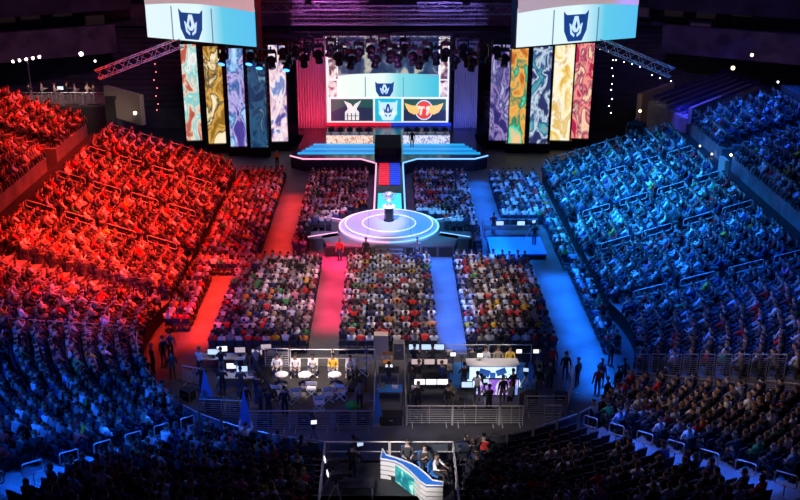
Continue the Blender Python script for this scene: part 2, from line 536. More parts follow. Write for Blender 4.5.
def merged(name, items, m='cloth'):
    """items: (V, F, facecolours) -> one mesh"""
    nv = 0; VV = []; loops = []; starts = []; cols = []; tot = 0
    for V, F, L, St, C in items:
        VV.append(V); loops.append(L+nv); starts.append(St+tot); cols.append(C); nv += len(V); tot += len(L)
    V = np.concatenate(VV).astype(np.float32); L = np.concatenate(loops).astype(np.int32); St = np.concatenate(starts).astype(np.int32)
    C = np.concatenate(cols).astype(np.float32)
    me = bpy.data.meshes.new(name); me.vertices.add(len(V)); me.vertices.foreach_set('co', V.ravel())
    me.loops.add(len(L)); me.loops.foreach_set('vertex_index', L)
    me.polygons.add(len(St)); me.polygons.foreach_set('loop_start', St)
    me.update(calc_edges=True); 
    a = me.attributes.new('tint', 'FLOAT_COLOR', 'FACE')
    arr = np.ones((len(St), 4), dtype=np.float32); arr[:, :3] = C; a.data.foreach_set('color', arr.ravel())
    me.polygons.foreach_set('use_smooth', np.ones(len(St), dtype=bool))
    me.materials.append(MATS[m])
    o = bpy.data.objects.new(name, me); COL.objects.link(o); print(name, len(V), len(St))
    return o
def flat(F):
    L = np.array([i for f in F for i in f]); n = np.array([len(f) for f in F]); return L, np.concatenate([[0], np.cumsum(n)[:-1]])
REG = ['top', 'skin', 'pants', 'shoe', 'hair']
LOW = {}
for pose in set(POSES)|{'down'}:
    V, F, G, head = body(pose, pose == 'down', False, False, 0)
    hv, hf = hair_geom(head, 7, 3)
    F2 = list(F)+[tuple(i+len(V) for i in f) for f in hf]
    L, St = flat(F2)
    LOW[pose] = (np.vstack([V, hv]), L, St, np.array([REG.index(g) for g in G]+[4]*len(hf)))
items = []
for p in REST:
    pose = random.choices(POSES, PW)[0]
    V, L, St, G = LOW[pose]
    f = outfit(None, TF if p[4] == 'floor' else None); j = random.uniform(.8, 1.15)
    pal = np.array([[c*j for c in f['top']], f['skin'], f['pants'], f['shoe'], f['hair']])
    c, s = math.cos(p[3]), math.sin(p[3]); k = random.uniform(.94, 1.05)
    W = V@np.array([[c, s, 0], [-s, c, 0], [0, 0, 1]])*k+np.array(p[:3])
    items.append((W, None, L, St, pal[G]))
crowd = merged('crowd', items)
tag(crowd, 'dense crowd of seated spectators filling the stands and the floor blocks before the stage', 'crowd', kind='stuff')

# ------------------------------------------------------------------ seats
def seat_mb():
    m = MB()
    m.box((0, .02, .43), (.46, .44, .07)); m.box((0, -.22, .68), (.44, .06, .50), M=Matrix.Rotation(R(8), 3, 'X'))
    m.box((-.25, 0, .55), (.035, .34, .04)); m.box((.25, 0, .55), (.035, .34, .04))
    m.box((-.25, -.12, .29), (.035, .08, .56)); m.box((.25, -.12, .29), (.035, .08, .56))
    return m
sm = seat_mb(); smesh = sm.mesh('arena_seat', 'seat_fabric')
ss = sorted([p for p in SEATS if frame_ok(p) and ('corner' in p[4] or 'end' in p[4])], key=depth)
nears = ss[:280]; ns = set(map(id, nears))
for p in nears:
    o = bpy.data.objects.new('arena_seat', smesh); COL.objects.link(o); o.location = p[:3]; o.rotation_euler.z = p[3]
    tag(o, {'left corner':'dark folding seat bolted to the steps of the blue-lit left corner stand', 'left end':'dark folding seat on the steps left of the desk box',
            'right corner':'dark folding seat bolted to the steps of the right corner stand', 'right end':'dark folding seat on the steps right of the desk box'}[p[4]],
        'seat', 'folding seats, '+SECW[p[4]])
sv = np.array(sm.v); sL, sS = flat(sm.f)
chair = MB(); chair.box((0, .02, .44), (.44, .42, .04)); chair.box((0, -.2, .72), (.42, .04, .3))
for a in (-1, 1):
    for b_ in (-1, 1): chair.box((a*.2, b_*.18, .22), (.03, .03, .44))
cv = np.array(chair.v); cL, cS = flat(chair.f)
items = []
EMPTYSEATS = []
for p in [q for q in SEATS if id(q) not in ns]+[(x, y, 0, 0, 'floor') for x, y, r in FLOOR]:
    c, s = math.cos(p[3]), math.sin(p[3])
    v, L_, S_ = (cv, cL, cS) if p[4] == 'floor' else (sv, sL, sS)
    items.append((v@np.array([[c, s, 0], [-s, c, 0], [0, 0, 1]])+np.array(p[:3]), None, L_, S_, np.tile([.03, .035, .06], (len(S_), 1))))
seating = merged('seating', items); seating.data.polygons.foreach_set('use_smooth', [False]*len(seating.data.polygons))
tag(seating, 'rows of dark seats under the crowd in the stands and on the floor', 'seats', kind='stuff')
# ------------------------------------------------------------------ emissive picture materials (screens)
def screen_mat(name, stops, scale=(3,3,3), dist=3.0, strength=1.0, kind='noise', axis=None):
    m = bpy.data.materials.new(name); m.use_nodes = True; nt = m.node_tree; b = nt.nodes['Principled BSDF']
    b.inputs['Base Color'].default_value = (.01,.01,.01,1); b.inputs['Roughness'].default_value = .3
    tc = nt.nodes.new('ShaderNodeTexCoord'); mp = nt.nodes.new('ShaderNodeMapping'); mp.inputs['Scale'].default_value = scale
    nt.links.new(tc.outputs['Generated' if axis is not None else 'Object'], mp.inputs['Vector'])
    r = nt.nodes.new('ShaderNodeValToRGB'); cr = r.color_ramp
    while len(cr.elements) < len(stops): cr.elements.new(.5)
    for e, (p, c) in zip(cr.elements, stops): e.position = p; e.color = (*c, 1)
    if axis is not None:
        sp = nt.nodes.new('ShaderNodeSeparateXYZ'); nt.links.new(mp.outputs[0], sp.inputs[0]); nt.links.new(sp.outputs[axis], r.inputs[0])
    elif kind == 'wave':
        n = nt.nodes.new('ShaderNodeTexWave'); n.inputs['Scale'].default_value = 1; n.inputs['Distortion'].default_value = dist; n.inputs['Detail'].default_value = 3
        nt.links.new(mp.outputs[0], n.inputs['Vector']); nt.links.new(n.outputs['Fac'], r.inputs[0])
    else:
        n = nt.nodes.new('ShaderNodeTexNoise'); n.inputs['Scale'].default_value = 1; n.inputs['Detail'].default_value = 4.5; n.inputs['Distortion'].default_value = dist
        nt.links.new(mp.outputs[0], n.inputs['Vector']); nt.links.new(n.outputs['Fac'], r.inputs[0])
    nt.links.new(r.outputs[0], b.inputs['Emission Color']); b.inputs['Emission Strength'].default_value = strength
    MATS[name] = m; return m
def em(name, c, s=1.0): 
    if name not in MATS: mat(name, c, .4, emit=s); 
    return name
mat('stage_black', (.015,.015,.025), .25)
mat('stage_deck', (.05,.05,.10), .22)
mat('pale_deck', (.62,.62,.70), .3)
mat('grey_panel', (.14,.14,.15), .6)
mat('curtain_fabric', (.55,.5,.52), .85)
mat('tan_wall', (.55,.45,.35), .8)
em('white_line', (.8,.8,1), 1.0); em('pink_line', (1,.45,.7), 1.3); em('blue_line', (.2,.5,1), 1.6)
em('cyan_led', (.01,.42,.85), .9); em('deep_cyan_led', (.01,.25,.65), .8)
em('red_led', (.8,.015,.05), .9); em('blue_led', (.02,.06,.75), .8); em('teal_led', (.05,.75,.65), 1.0)
em('scr_white', (.9,.95,.92), .9); em('scr_navy', (.01,.05,.22), 1.0); em('scr_green', (.02,.09,.085), 1.0); em('scr_cyan', (.02,.45,.62), 1.0)
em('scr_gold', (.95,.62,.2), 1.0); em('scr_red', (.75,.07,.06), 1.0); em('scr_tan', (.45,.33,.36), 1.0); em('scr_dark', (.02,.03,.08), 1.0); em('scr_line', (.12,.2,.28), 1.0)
em('scr_pink', (.7,.12,.35), 1.0); em('scr_purple', (.2,.08,.5), 1.0); em('scr_grey', (.25,.3,.36), 1.0); em('scr_pale', (.6,.85,1.0), 1.0)

# ------------------------------------------------------------------ stage
st = empty('stage', (0, 89, 0)); tag(st, 'wide black stage with glowing blue steps in front of the big screen', 'stage')
def sub(mb, name, m, parent, smooth=False):
    """mesh given in world coordinates, parented without moving it"""
    o = mb.build(name, m, parent, smooth=smooth); base = parent
    off = Vector((0,0,0)); 
    p = parent
    chain = []
    while p is not None: chain.append(p); p = p.parent
    M = Matrix.Identity(4)
    for q in reversed(chain): M = M @ Matrix.Translation(q.location) @ Matrix.Rotation(q.rotation_euler.z, 4, 'Z')
    o.data.transform(M.inverted()); return o
m = MB()
m.prism([(-9.2, 90.6), (-7.9, 89.5), (-2.6, 89.5), (-1.25, 88.2), (1.25, 88.2), (2.6, 89.5), (7.9, 89.5), (9.2, 90.6), (8.6, 96), (8.6, 98.6), (14, 98.6), (14, 106), (-14, 106), (-14, 98.6), (-8.6, 98.6), (-8.6, 96)], 0, 1.2)
sub(m, 'deck', 'stage_deck', st)
m = MB(); L = [(-9.25, 90.6), (-7.95, 89.45), (-2.6, 89.45), (-1.3, 88.15)]
for sgn in (-1, 1):
    q = [(x*-sgn if sgn < 0 else x, y, 1.2) for x, y in L]; q = [(abs(x)*sgn, y, 1.2) for x, y in L]
    mm = MB(); mm.path([Vector(p) for p in q], .07, 5); sub(mm, 'edge_light', 'pink_line' if sgn < 0 else 'blue_line', st)
for sgn in (-1, 1):
    for i in range(5):
        y0 = 91.0+i*.68; xo = 8.6-.32*i; z = 1.2+.03*i
        mm = MB(); mm.box((sgn*(xo+1.3)/2, y0+.34, z), (xo-1.3, .66, .1)); sub(mm, 'step', 'cyan_led' if i % 2 == 0 else 'deep_cyan_led', st)
mm = MB(); mm.box((-.1, 92.8, 1.6), (2.5, 5.2, .8)); sub(mm, 'riser', mat('riser_black', (.02,.02,.03), .85, spec=.1), st)
for i in range(9): 
    mm = MB(); mm.box((-.95+.19*i*1.0, 90.15, 1.6), (.04, .05, .7))
    sub(mm, 'riser_rib', 'grey_panel', st)
# LED band under the screen
bl = empty('led_band', (0, 102.6, 1.2)); tag(bl, 'long light strip under the big screen, red half and blue half', 'light strip')
for (x0, x1, mt) in ((-6.8, -1.2, 'red_led'), (-1.2, 0.2, 'red_led'), (.2, 6.5, 'blue_led')):
    b_ = MB(); b_.box(((x0+x1)/2, 102.4, 1.37), (x1-x0-.02, .1, .32)); sub(b_, 'light_panel', mt, bl)

# ------------------------------------------------------------------ main screen
SY = 103.0
scr = empty('stage_screen', (0, SY, 1.2)); tag(scr, 'big stage screen showing a trophy emblem and two team logos', 'screen')
def sbox(px0, py0, px1, py1, m_, name, parent=scr, y=SY, t=.04, lift=0):
    a = at(px0, py1, Y=y-lift); b_ = at(px1, py0, Y=y-lift)
    q = MB(); q.box(((a.x+b_.x)/2, y-lift, (a.z+b_.z)/2), (abs(b_.x-a.x), t, abs(b_.z-a.z))); return sub(q, name, m_, parent)
def spoly(pts, m_, name, parent=scr, y=SY, lift=.1, t=.03):
    P_ = [at(x, py, Y=y-lift) for x, py in pts]
    area = sum(P_[i].x*P_[(i+1) % len(P_)].z-P_[(i+1) % len(P_)].x*P_[i].z for i in range(len(P_)))
    o = [(p.x, p.z) for p in P_]
    if area < 0: o = o[::-1]
    q = MB(); q.prism_y(o, y-lift-t, y-lift); return sub(q, name, m_, parent)
sbox(324, 33, 452, 124, 'black', 'frame', t=.5, lift=-.3)
screen_mat('board_picture', [(0, (.9,1,.95)), (.45, (.85,1,.95)), (.6, (.25,.75,.85)), (1, (.05,.55,.75))], (1,1,1), axis=0)
screen_mat('crowd_picture', [(0, (.01,.02,.05)), (.45, (.015,.04,.11)), (.56, (.05,.09,.18)), (.63, (.45,.45,.4)), (1, (.8,.6,.45))], (.7, 1, .5), 1.0)
screen_mat('strip_picture', [(0, (.03,.02,.04)), (.42, (.15,.06,.08)), (.5, (.7,.55,.6)), (.6, (1,.9,.85)), (1, (.9,.5,.3))], (1.1, 1, .9), 1.0)
sbox(327, 36, 450, 122.5, 'scr_white', 'display', t=.06)
sbox(338, 37, 439, 74, 'crowd_picture', 'audience_picture', lift=.05)
sbox(338, 74, 439, 79, 'scr_grey', 'picture_band', lift=.06)
spoly([(338,76),(355,74),(388,73),(421,74),(439,76),(439,97),(338,97)], 'board_picture', 'board_picture', lift=.08)
for x in (365, 403): sbox(x, 77, x+.7, 97, 'scr_line', 'board_seam', lift=.12)
for x0, x1 in ((328.5, 337), (440, 448.5)):
    sbox(x0, 37, x1, 79, 'strip_picture', 'side_picture', lift=.06); sbox(x0, 80.5, x1, 97, 'strip_picture', 'side_picture', lift=.06)
# trophy emblem
def emblem(cx, cy, w_, h_, parent, y, lift, back='scr_navy', fore='scr_pale', pt=None):
    P_ = pt or (lambda x, yy: (x, yy))
    f = lambda a, b_: P_(cx+a*w_/2, cy+b_*h_/2)
    spoly([f(-1,-1), f(-.75,-.75), f(.75,-.75), f(1,-1), f(.9,.3), f(.55,1), f(-.55,1), f(-.9,.3)], back, 'emblem_shield', parent, y, lift)
    spoly([f(-.12,-.6), f(.12,-.6), f(.32,.1), f(.12,.45), f(-.12,.45), f(-.32,.1)], fore, 'emblem_cup', parent, y, lift+.06)
    for s in (-1, 1): spoly([f(s*.36,-.1), f(s*.5,-.2), f(s*.34,.5), f(s*.12,.7), f(s*.1,.55), f(s*.26,.4)], fore, 'emblem_handle', parent, y, lift+.06)
    spoly([f(0,-.35), f(.10,0), f(0,.2), f(-.10,0)], back, 'emblem_mark', parent, y, lift+.1)
emblem(384.5, 89, 19, 15, scr, SY, .14)
sbox(331, 99, 373, 121, 'scr_green', 'logo_panel', lift=.05)
sbox(403.5, 99, 446, 121, 'scr_green', 'logo_panel', lift=.05)
sbox(375, 98.5, 401.5, 121.5, 'scr_cyan', 'trophy_panel', lift=.05)
spoly([(331,112),(345,106),(373,108),(373,121),(331,121)], 'scr_dark', 'panel_shade', lift=.08)
spoly([(404,110),(420,107),(446,110),(446,121),(404,121)], 'scr_dark', 'panel_shade', lift=.08)
# long-eared white team logo
spoly([(344,101),(351,104),(353,107),(355,104),(361,100.5),(358,106),(356.5,109),(359,112),(359,120),(345,120),(345,112),(348,109),(346.5,105)], 'scr_white', 'team_logo', lift=.12)
for x in (347.5, 351.5, 355.5): sbox(x-.4, 113, x+.4, 120, 'scr_dark', 'logo_stroke', lift=.18)
sbox(345.5, 115.5, 358.5, 116.1, 'scr_dark', 'logo_stroke', lift=.18)
# winged round team logo with T1
c_ = [(424+9.2*math.cos(2*pi*i/24), 110+10*math.sin(2*pi*i/24)) for i in range(24)]
spoly(c_, 'scr_pale', 'logo_ring', lift=.11)
c_ = [(424+8.2*math.cos(2*pi*i/24), 110+9*math.sin(2*pi*i/24)) for i in range(24)]
spoly(c_, 'scr_red', 'logo_disc', lift=.14)
for s in (-1, 1):
    spoly([(424+s*a, b_) for a, b_ in ((4,106),(12,105.5),(19.5,103),(17.5,108),(15,112),(10,114.5),(5,113))], 'scr_gold', 'logo_wing', lift=.18)
spoly([(418,106.5),(424.5,106.5),(424.5,108.5),(422.6,108.5),(421.4,115),(419.6,115),(420.6,108.5),(417.6,108.5)], 'scr_white', 'letter_t', lift=.22)
spoly([(427,106.5),(429.4,106.5),(428,115),(426,115),(427,109),(425.8,109.6),(425.9,107.8)], 'scr_white', 'figure_one', lift=.22)
# trophy on its cyan panel
emblem(388, 110, 19, 20, scr, SY, .12, 'scr_pale', 'scr_navy')
sbox(379, 113, 397, 114.4, 'scr_white', 'ribbon', lift=.3)

# curtains each side of the screen
for nm, x0, x1, lab in (('r', 299, 325, 'tall pleated curtain lit pink red between screen and light columns'), ('b', 453, 479, 'tall pleated curtain lit dim blue between screen and light columns')):
    a = at(x0, 137, Y=101.5); b_ = at(x1, 38, Y=101.5); q = MB(); n = 22
    for i in range(n):
        xa = a.x+(b_.x-a.x)*i/n; xb = a.x+(b_.x-a.x)*(i+1)/n
        ya, yb = (101.5, 101.25) if i % 2 else (101.25, 101.5)
        q.quad((xa, ya, 1.2), (xb, yb, 1.2), (xb, yb, b_.z), (xa, ya, b_.z))
        q.quad((xa, ya+.06, 1.2), (xa, ya+.06, b_.z), (xb, yb+.06, b_.z), (xb, yb+.06, 1.2))
    o = q.build('curtain', 'curtain_fabric'); tag(o, lab, 'curtain')

# ------------------------------------------------------------------ tall picture columns
PAL = [
 [(0,(.02,.03,.08)),(.40,(.55,.12,.08)),(.47,(.9,.75,.6)),(.53,(.15,.6,.6)),(.6,(.9,.95,.9)),(.75,(.3,.05,.12))],
 [(0,(.02,.02,.01)),(.38,(.30,.15,.02)),(.46,(.8,.45,.1)),(.53,(.05,.04,.02)),(.6,(1,.8,.45)),(.75,(1,.95,.8))],
 [(0,(.02,.02,.12)),(.40,(.08,.06,.35)),(.47,(.55,.5,.9)),(.53,(.02,.10,.35)),(.6,(.3,.6,.95)),(.75,(.9,.9,1))],
 [(0,(.005,.01,.04)),(.42,(.01,.04,.12)),(.5,(.03,.12,.25)),(.57,(.01,.02,.06)),(.64,(.15,.35,.55)),(.8,(.5,.5,.6))],
 [(0,(.03,.02,.08)),(.38,(.1,.1,.4)),(.45,(.85,.6,.7)),(.53,(1,.85,.9)),(.6,(.1,.25,.6)),(.72,(.9,.35,.4))],
 [(0,(.01,.01,.06)),(.42,(.04,.03,.2)),(.5,(.4,.3,.65)),(.56,(.05,.04,.2)),(.64,(.55,.6,.9)),(.8,(.1,.1,.4))],
 [(0,(.02,.03,.02)),(.38,(.6,.15,.02)),(.46,(.95,.5,.1)),(.53,(.02,.2,.1)),(.6,(.1,.7,.45)),(.75,(.95,.6,.3))],
 [(0,(.01,.01,.06)),(.42,(.03,.04,.15)),(.49,(.6,.75,.9)),(.55,(.02,.06,.2)),(.62,(.1,.45,.5)),(.8,(.7,.1,.1))],
 [(0,(.25,.12,.02)),(.38,(.85,.5,.08)),(.46,(1,.9,.5)),(.54,(1,.97,.85)),(.6,(.8,.5,.1)),(.75,(1,.95,.7))],
 [(0,(.04,.005,.02)),(.40,(.5,.02,.08)),(.47,(1,.35,.3)),(.54,(.3,.01,.1)),(.6,(1,.7,.45)),(.75,(.9,.2,.3))],
]
# px of bottom left, bottom right, bottom y, top left, top right, top y
BAN = [(187,202,140,179,201,40),(209,226,143,203,225,40),(231,247,146,225,248,42),(251,268,147,247,268,44),(272,288,141,269,288,44),
       (489,507,140,488,506,40),(508,524,143,508,528,42),(529,547,143,530,551,42),(550,569,140,553,575,41),(571,588,138,574,594,40)]
BD = ['cream red and turquoise picture, first from the outer end of the red side', 'gold and brown picture, second from the outer end of the red side', 'violet and ice blue picture, middle one of the red side',
      'dark teal picture, fourth from the outer end of the red side', 'white pink and blue picture, next to the pink curtain',
      'dim violet picture, next to the blue curtain', 'orange and green picture, second from the blue curtain', 'navy and white picture, middle one of the blue side',
      'bright yellow and cream picture, fourth from the blue curtain', 'crimson and orange picture, farthest from the blue curtain']
for i, (bl_, br_, by, tl_, tr_, ty) in enumerate(BAN):
    cx = ((bl_+br_)/2)
    y = 96.8
    zb = .9
    a = at(bl_, by, Z=zb); y = a.y; b2 = at(br_, by, Z=zb); w_ = b2.x-a.x; c = (a.x+b2.x)/2
    zt = 10.4
    rz = -.12*(c/20)
    o = empty('picture_column', (c, y, 0), rz); tag(o, 'tall screen column with '+BD[i], 'screen')
    q = MB(); q.box((0, .2, (zt+.1)/2+.0), (w_+.16, .34, zt-.1)); q.build('frame', 'black', o)
    q = MB(); q.box((0, .35, .45), (w_+.5, 1.4, .9)); q.build('plinth', 'stage_black', o)
    sm_ = screen_mat(f'column_picture_{i}', PAL[i], (.8, 1, .42), .8, 1.0 if i not in (3, 5) else .9)
    q = MB(); q.box((0, 0, (zb+zt)/2), (w_, .05, zt-zb)); d_ = q.build('display', f'column_picture_{i}', o)
    nt = sm_.node_tree; [n for n in nt.nodes if n.type == 'MAPPING'][0].inputs['Location'].default_value = (i*3.7, 0, i*5.3)

# ------------------------------------------------------------------ hanging side screens
screen_mat('hang_picture', [(0, (.80,.95,1)), (.5, (.75,.97,1)), (.72, (.12,.6,.85)), (1, (.1,.55,.9))], (1,1,1), axis=0)
screen_mat('hang_top', [(0, (.25,.05,.35)), (.42, (.7,.1,.35)), (.55, (.1,.1,.5)), (1, (.8,.3,.4))], (.7,1,.7), 1.0)
def hang(pl, pr, label, em_u):
    """pl, pr: bottom corners (Vector)"""
    d = (pr-pl); L_ = d.length; rz = math.atan2(d.y, d.x); z0 = pl.z; hgt = 8.0
    o = empty('hanging_screen', (pl.x, pl.y, z0), rz); tag(o, label, 'screen')
    q = MB(); q.box((L_/2, .35, hgt/2), (L_+.3, .6, hgt+.3)); q.build('frame', 'black', o)
    def bx(u0, u1, z_0, z_1, m_, nm, y=-.02):
        q = MB(); q.box(((u0+u1)/2*L_, y, (z_0+z_1)/2), ((u1-u0)*L_, .05, z_1-z_0)); return q.build(nm, m_, o)
    bx(0, 1, 0, 3.1, 'hang_picture', 'board_picture')
    q = MB(); n = 16; out = [(0, 3.0)]+[(L_*i/n, 3.0+.35*math.sin(pi*i/n)) for i in range(n+1)]+[(L_, 3.9)]+[(L_*(n-i)/n, 3.9+.35*math.sin(pi*i/n)) for i in range(n+1)]
    out = [(L_*i/n, 2.75+.35*math.sin(pi*i/n)) for i in range(n+1)]+[(L_*(n-i)/n, 3.75+.35*math.sin(pi*i/n)) for i in range(n+1)]
    q.prism_y(out, -.09, -.05); q.build('curved_ledge', 'scr_tan', o)
    bx(0, 1, 3.7, hgt, 'hang_top', 'player_picture', 0)
    for u in (em_u-.185, em_u+.185): bx(u, u+.008, 0, 2.8, 'scr_line', 'board_seam', -.06)
    def pl_(pts, m_, nm, y):
        ar = sum(pts[i][0]*pts[(i+1) % len(pts)][1]-pts[(i+1) % len(pts)][0]*pts[i][1] for i in range(len(pts)))
        q = MB(); q.prism_y(pts if ar > 0 else pts[::-1], y-.03, y); q.build(nm, m_, o)
    cx, cz = em_u*L_, 1.4; f = lambda a, b_: (cx+a*1.25, cz-b_*1.25)
    pl_([f(-1,-1), f(-.75,-.75), f(.75,-.75), f(1,-1), f(.9,.3), f(.55,1), f(-.55,1), f(-.9,.3)], 'scr_navy', 'emblem_shield', -.1)
    pl_([f(-.14,-.65), f(.14,-.65), f(.34,.1), f(.12,.4), f(-.12,.4), f(-.34,.1)], 'scr_pale', 'emblem_cup', -.16)
    for s in (-1, 1): pl_([f(s*.38,-.1), f(s*.52,-.2), f(s*.4,.5), f(s*.12,.72), f(s*.1,.55), f(s*.28,.4)], 'scr_pale', 'emblem_handle', -.16)
    pl_([f(0,-.35), f(.1,0), f(0,.2), f(-.1,0)], 'scr_navy', 'emblem_mark', -.22)
    for u in (.12, .88):
        q = MB(); q.bar((u*L_, .35, hgt), (u*L_, .35, hgt+9), .05); q.build('hoist_cable', 'black', o)
    return o
hang(at(148, 37, Y=87.2), at(256.5, 48.5, Y=82), 'hanging screen with trophy emblem on a white board, above the red side', .43)
hang(at(516, 47.5, Y=82), at(635, 39, Y=87.2), 'hanging screen with trophy emblem on a white board, above the blue side', .47)

# ------------------------------------------------------------------ trusses and lights above the stage
def truss_mb(a, b_, w_=.5, n=None, r=.035):
    a, b_ = Vector(a), Vector(b_); d = b_-a; L_ = d.length; d.normalize(); n = n or max(2, int(L_/.9))
    up = Vector((0,0,1)) if abs(d.z) < .9 else Vector((0,1,0)); sd = d.cross(up).normalized(); up = sd.cross(d)
    cs = [(sd*w_/2+up*w_/2), (-sd*w_/2+up*w_/2), (-sd*w_/2-up*w_/2), (sd*w_/2-up*w_/2)]
    q = MB()
    for c in cs: q.bar(a+c, b_+c, r, 4)
    for i in range(n):
        p0 = a+d*L_*i/n; p1 = a+d*L_*(i+1)/n
        for j in range(4):
            c0, c1 = cs[j], cs[(j+1) % 4]
            q.bar(p0+(c0 if i % 2 else c1), p1+(c1 if i % 2 else c0), r*.6, 4, caps=False)
            if j % 2 == 0: q.bar(p0+c0, p0+c1, r*.6, 4, caps=False)
    return q
TR = [((-12.3, 91, 12.2), (11.4, 91, 12.2), .7, 'black', 'black lattice truss carrying the stage lights, spanning the stage front'),
      ((-9, 93.5, 13.4), (9, 93.5, 13.4), .8, 'truss_metal', 'purple-lit lattice truss, lower one of the pair above the screen'),
      ((-9, 95.5, 13.9), (9, 95.5, 13.9), .8, 'truss_metal', 'purple-lit lattice truss, upper one of the pair above the screen'),
      ((-11.6, 90, 14.9), (-7.4, 90, 14.9), .9, 'truss_metal', 'short lattice truss box above the red side of the stage'),
      ((-6.8, 90, 15.0), (-1.8, 90, 15.0), .7, 'truss_metal', 'short lattice truss box with a bright outline, near the frame top'),
      ((2.5, 90, 14.9), (6.5, 90, 14.9), .7, 'truss_metal', 'short lattice truss box above the blue side, nearer the axis'),
      ((7.2, 90, 14.7), (12, 90, 14.7), .9, 'truss_metal', 'blue-lit lattice truss box beside the hanging screen of the blue side'),
      ((-12.3, 95, 11.1), (-7, 95, 11.1), .5, 'black', 'short black truss over the columns of the red side'),
      ((7, 95, 11.1), (12.3, 95, 11.1), .5, 'black', 'short black truss over the columns of the blue side'),
      ((-6.3, 96, 11.1), (6, 96, 11.1), .6, 'truss_metal', 'lattice truss directly above the picture on the big screen')]
for a, b_, w_, m_, lab in TR:
    o = truss_mb((0,0,0), Vector(b_)-Vector(a), w_).build('lighting_truss', m_, loc=a)
    for u in (.15, .85): hc = Vector(b_)-Vector(a); q = MB(); q.bar(hc*u, hc*u+Vector((0,0,9)), .03, 4); q.build('hoist_cable', 'black', o)
    tag(o, lab, 'truss', 'lighting trusses above the stage')
# purple pipes
for i, z in enumerate((13.0, 13.55, 14.3)):
    q = MB(); q.bar((-9, 92.4, z), (9, 92.4, z), .06); o = q.build('steel_pipe', 'truss_metal'); tag(o, 'long level steel pipe in front of the purple trusses, '+['lowest','middle','highest'][i]+' of three', 'pipe', 'pipes above the stage')
# inclined ladder trusses that hold the hanging screens
for a, b_, lab in ((at(97, 75, Y=83), at(182, 42, Y=86), 'long slanting ladder truss beside the hanging screen of the red side'),
                   (at(672, 73, Y=83), at(598, 42, Y=86), 'long slanting ladder truss beside the hanging screen of the blue side')):
    o = truss_mb((0,0,0), b_-a, .75, n=12, r=.045).build('ladder_truss', 'pale_steel', loc=a); tag(o, lab, 'truss')

mat('fixture_black', (.02,.02,.025), .4)
def fixture(lit=None):
    o = empty('moving_head_light')
    q = MB(); q.box((0,0,-.06), (.42,.3,.16)); q.bar((0,0,0), (0,0,.18), .04); q.build('base', 'fixture_black', o)
    q = MB(); q.box((-.24,0,-.34), (.06,.14,.5)); q.box((.24,0,-.34), (.06,.14,.5)); q.box((0,0,-.11), (.54,.14,.06)); q.build('yoke', 'fixture_black', o)
    q = MB(); q.ball((0,0,-.5), .23, 10, 7, (1,1,1.1)); q.bar((0,-.05,-.55), (0,-.22,-.82), .15, 10, .19); h_ = q.build('lamp_head', 'fixture_black', o, smooth=True)
    q = MB(); q.bar((0,-.215,-.815), (0,-.235,-.85), .16, 12); q.build('lens', lit or 'lens_dark', h_)
    return o
fx = {None: fixture(), 'lamp_blue': fixture('lamp_blue')}
used = {None: False, 'lamp_blue': False}
FX = [(262,52),(271,58),(283,50),(296,48),(304,56),(309,44),(318,52),(331,46),(338,54),(345,50),(352,58),(359,50),(371,47),(376,57),(384,42),(391,52),(397,56),(405,46),(413,54),(420,58),(427,50),(436,54),(446,50),(455,58),(463,46),(467,56),(473,60),(483,52),(497,48),(505,56)]
LF = [(223,54),(260,58),(287,60),(250,54)]
def place_fx(px, py, y, lit, lab):
    p = at(px, py, Y=y); p.z += .7
    src = fx[lit]
    if used[lit]: src = copy_tree(src)
    used[lit] = True; src.location = p; src.rotation_euler.z = random.uniform(-.5, .5); s_ = 1.9
    src.scale = (s_, s_, s_)
    tag(src, lab, 'stage light', 'moving head lights'+(' with a blue beam' if lit else ''))
for i, (px, py) in enumerate(FX): place_fx(px, py, (89.7, 91.9)[i % 2], None, f'dark moving head light under the black truss, {ORD[i]} from the red end')
for i, (px, py) in enumerate(LF): place_fx(px, py, 93, 'lamp_blue', f'moving head light glowing blue over the red-side columns, {["second","fourth","last","third"][i]} counted from the outer end')
place_fx(632, 131, 86, 'lamp_blue', 'moving head light glowing bright blue beside the blue stand'); place_fx(637, 129.5, 86, 'lamp_blue', 'bright blue moving head light, upper of the two beside the blue stand')

# ------------------------------------------------------------------ player desks on the stage
screen_mat('desk_picture_red', [(0,(.25,.02,.05)),(.42,(.7,.3,.2)),(.5,(1,.85,.75)),(.6,(1,.7,.5)),(.8,(.8,.1,.1))], (3,1,2.5), 1.5)
screen_mat('desk_picture_blue', [(0,(.06,.06,.3)),(.42,(.3,.3,.6)),(.5,(.9,.9,1)),(.6,(.6,.7,.9)),(.8,(.1,.2,.7))], (3,1,2.5), 1.5)
def monitor_kids(o, w_=.6, glow='scr_pale', face=-1):
    q = MB(); q.box((0,0,.38), (w_,.05,.36)); q.build('bezel', 'black', o)
    q = MB(); q.box((0,face*.03,.38), (w_-.05,.01,.31)); q.build('screen', glow, o)
    q = MB(); q.bar((0,0,.0), (0,0,.22), .03); q.box((0,0,.01), (.24,.16,.02)); q.build('foot', 'black', o)
em('monitor_pale', (.6,.8,1), .9); em('monitor_warm', (.8,.6,.55), .6); em('monitor_white', (.95,.97,1), 1.2)
def monitor(loc, rz, lab, glow='monitor_pale', w_=.6, face=-1, group=None, name='monitor'):
    o = empty(name, loc, rz); monitor_kids(o, w_, glow, face); return tag(o, lab, 'monitor', group)
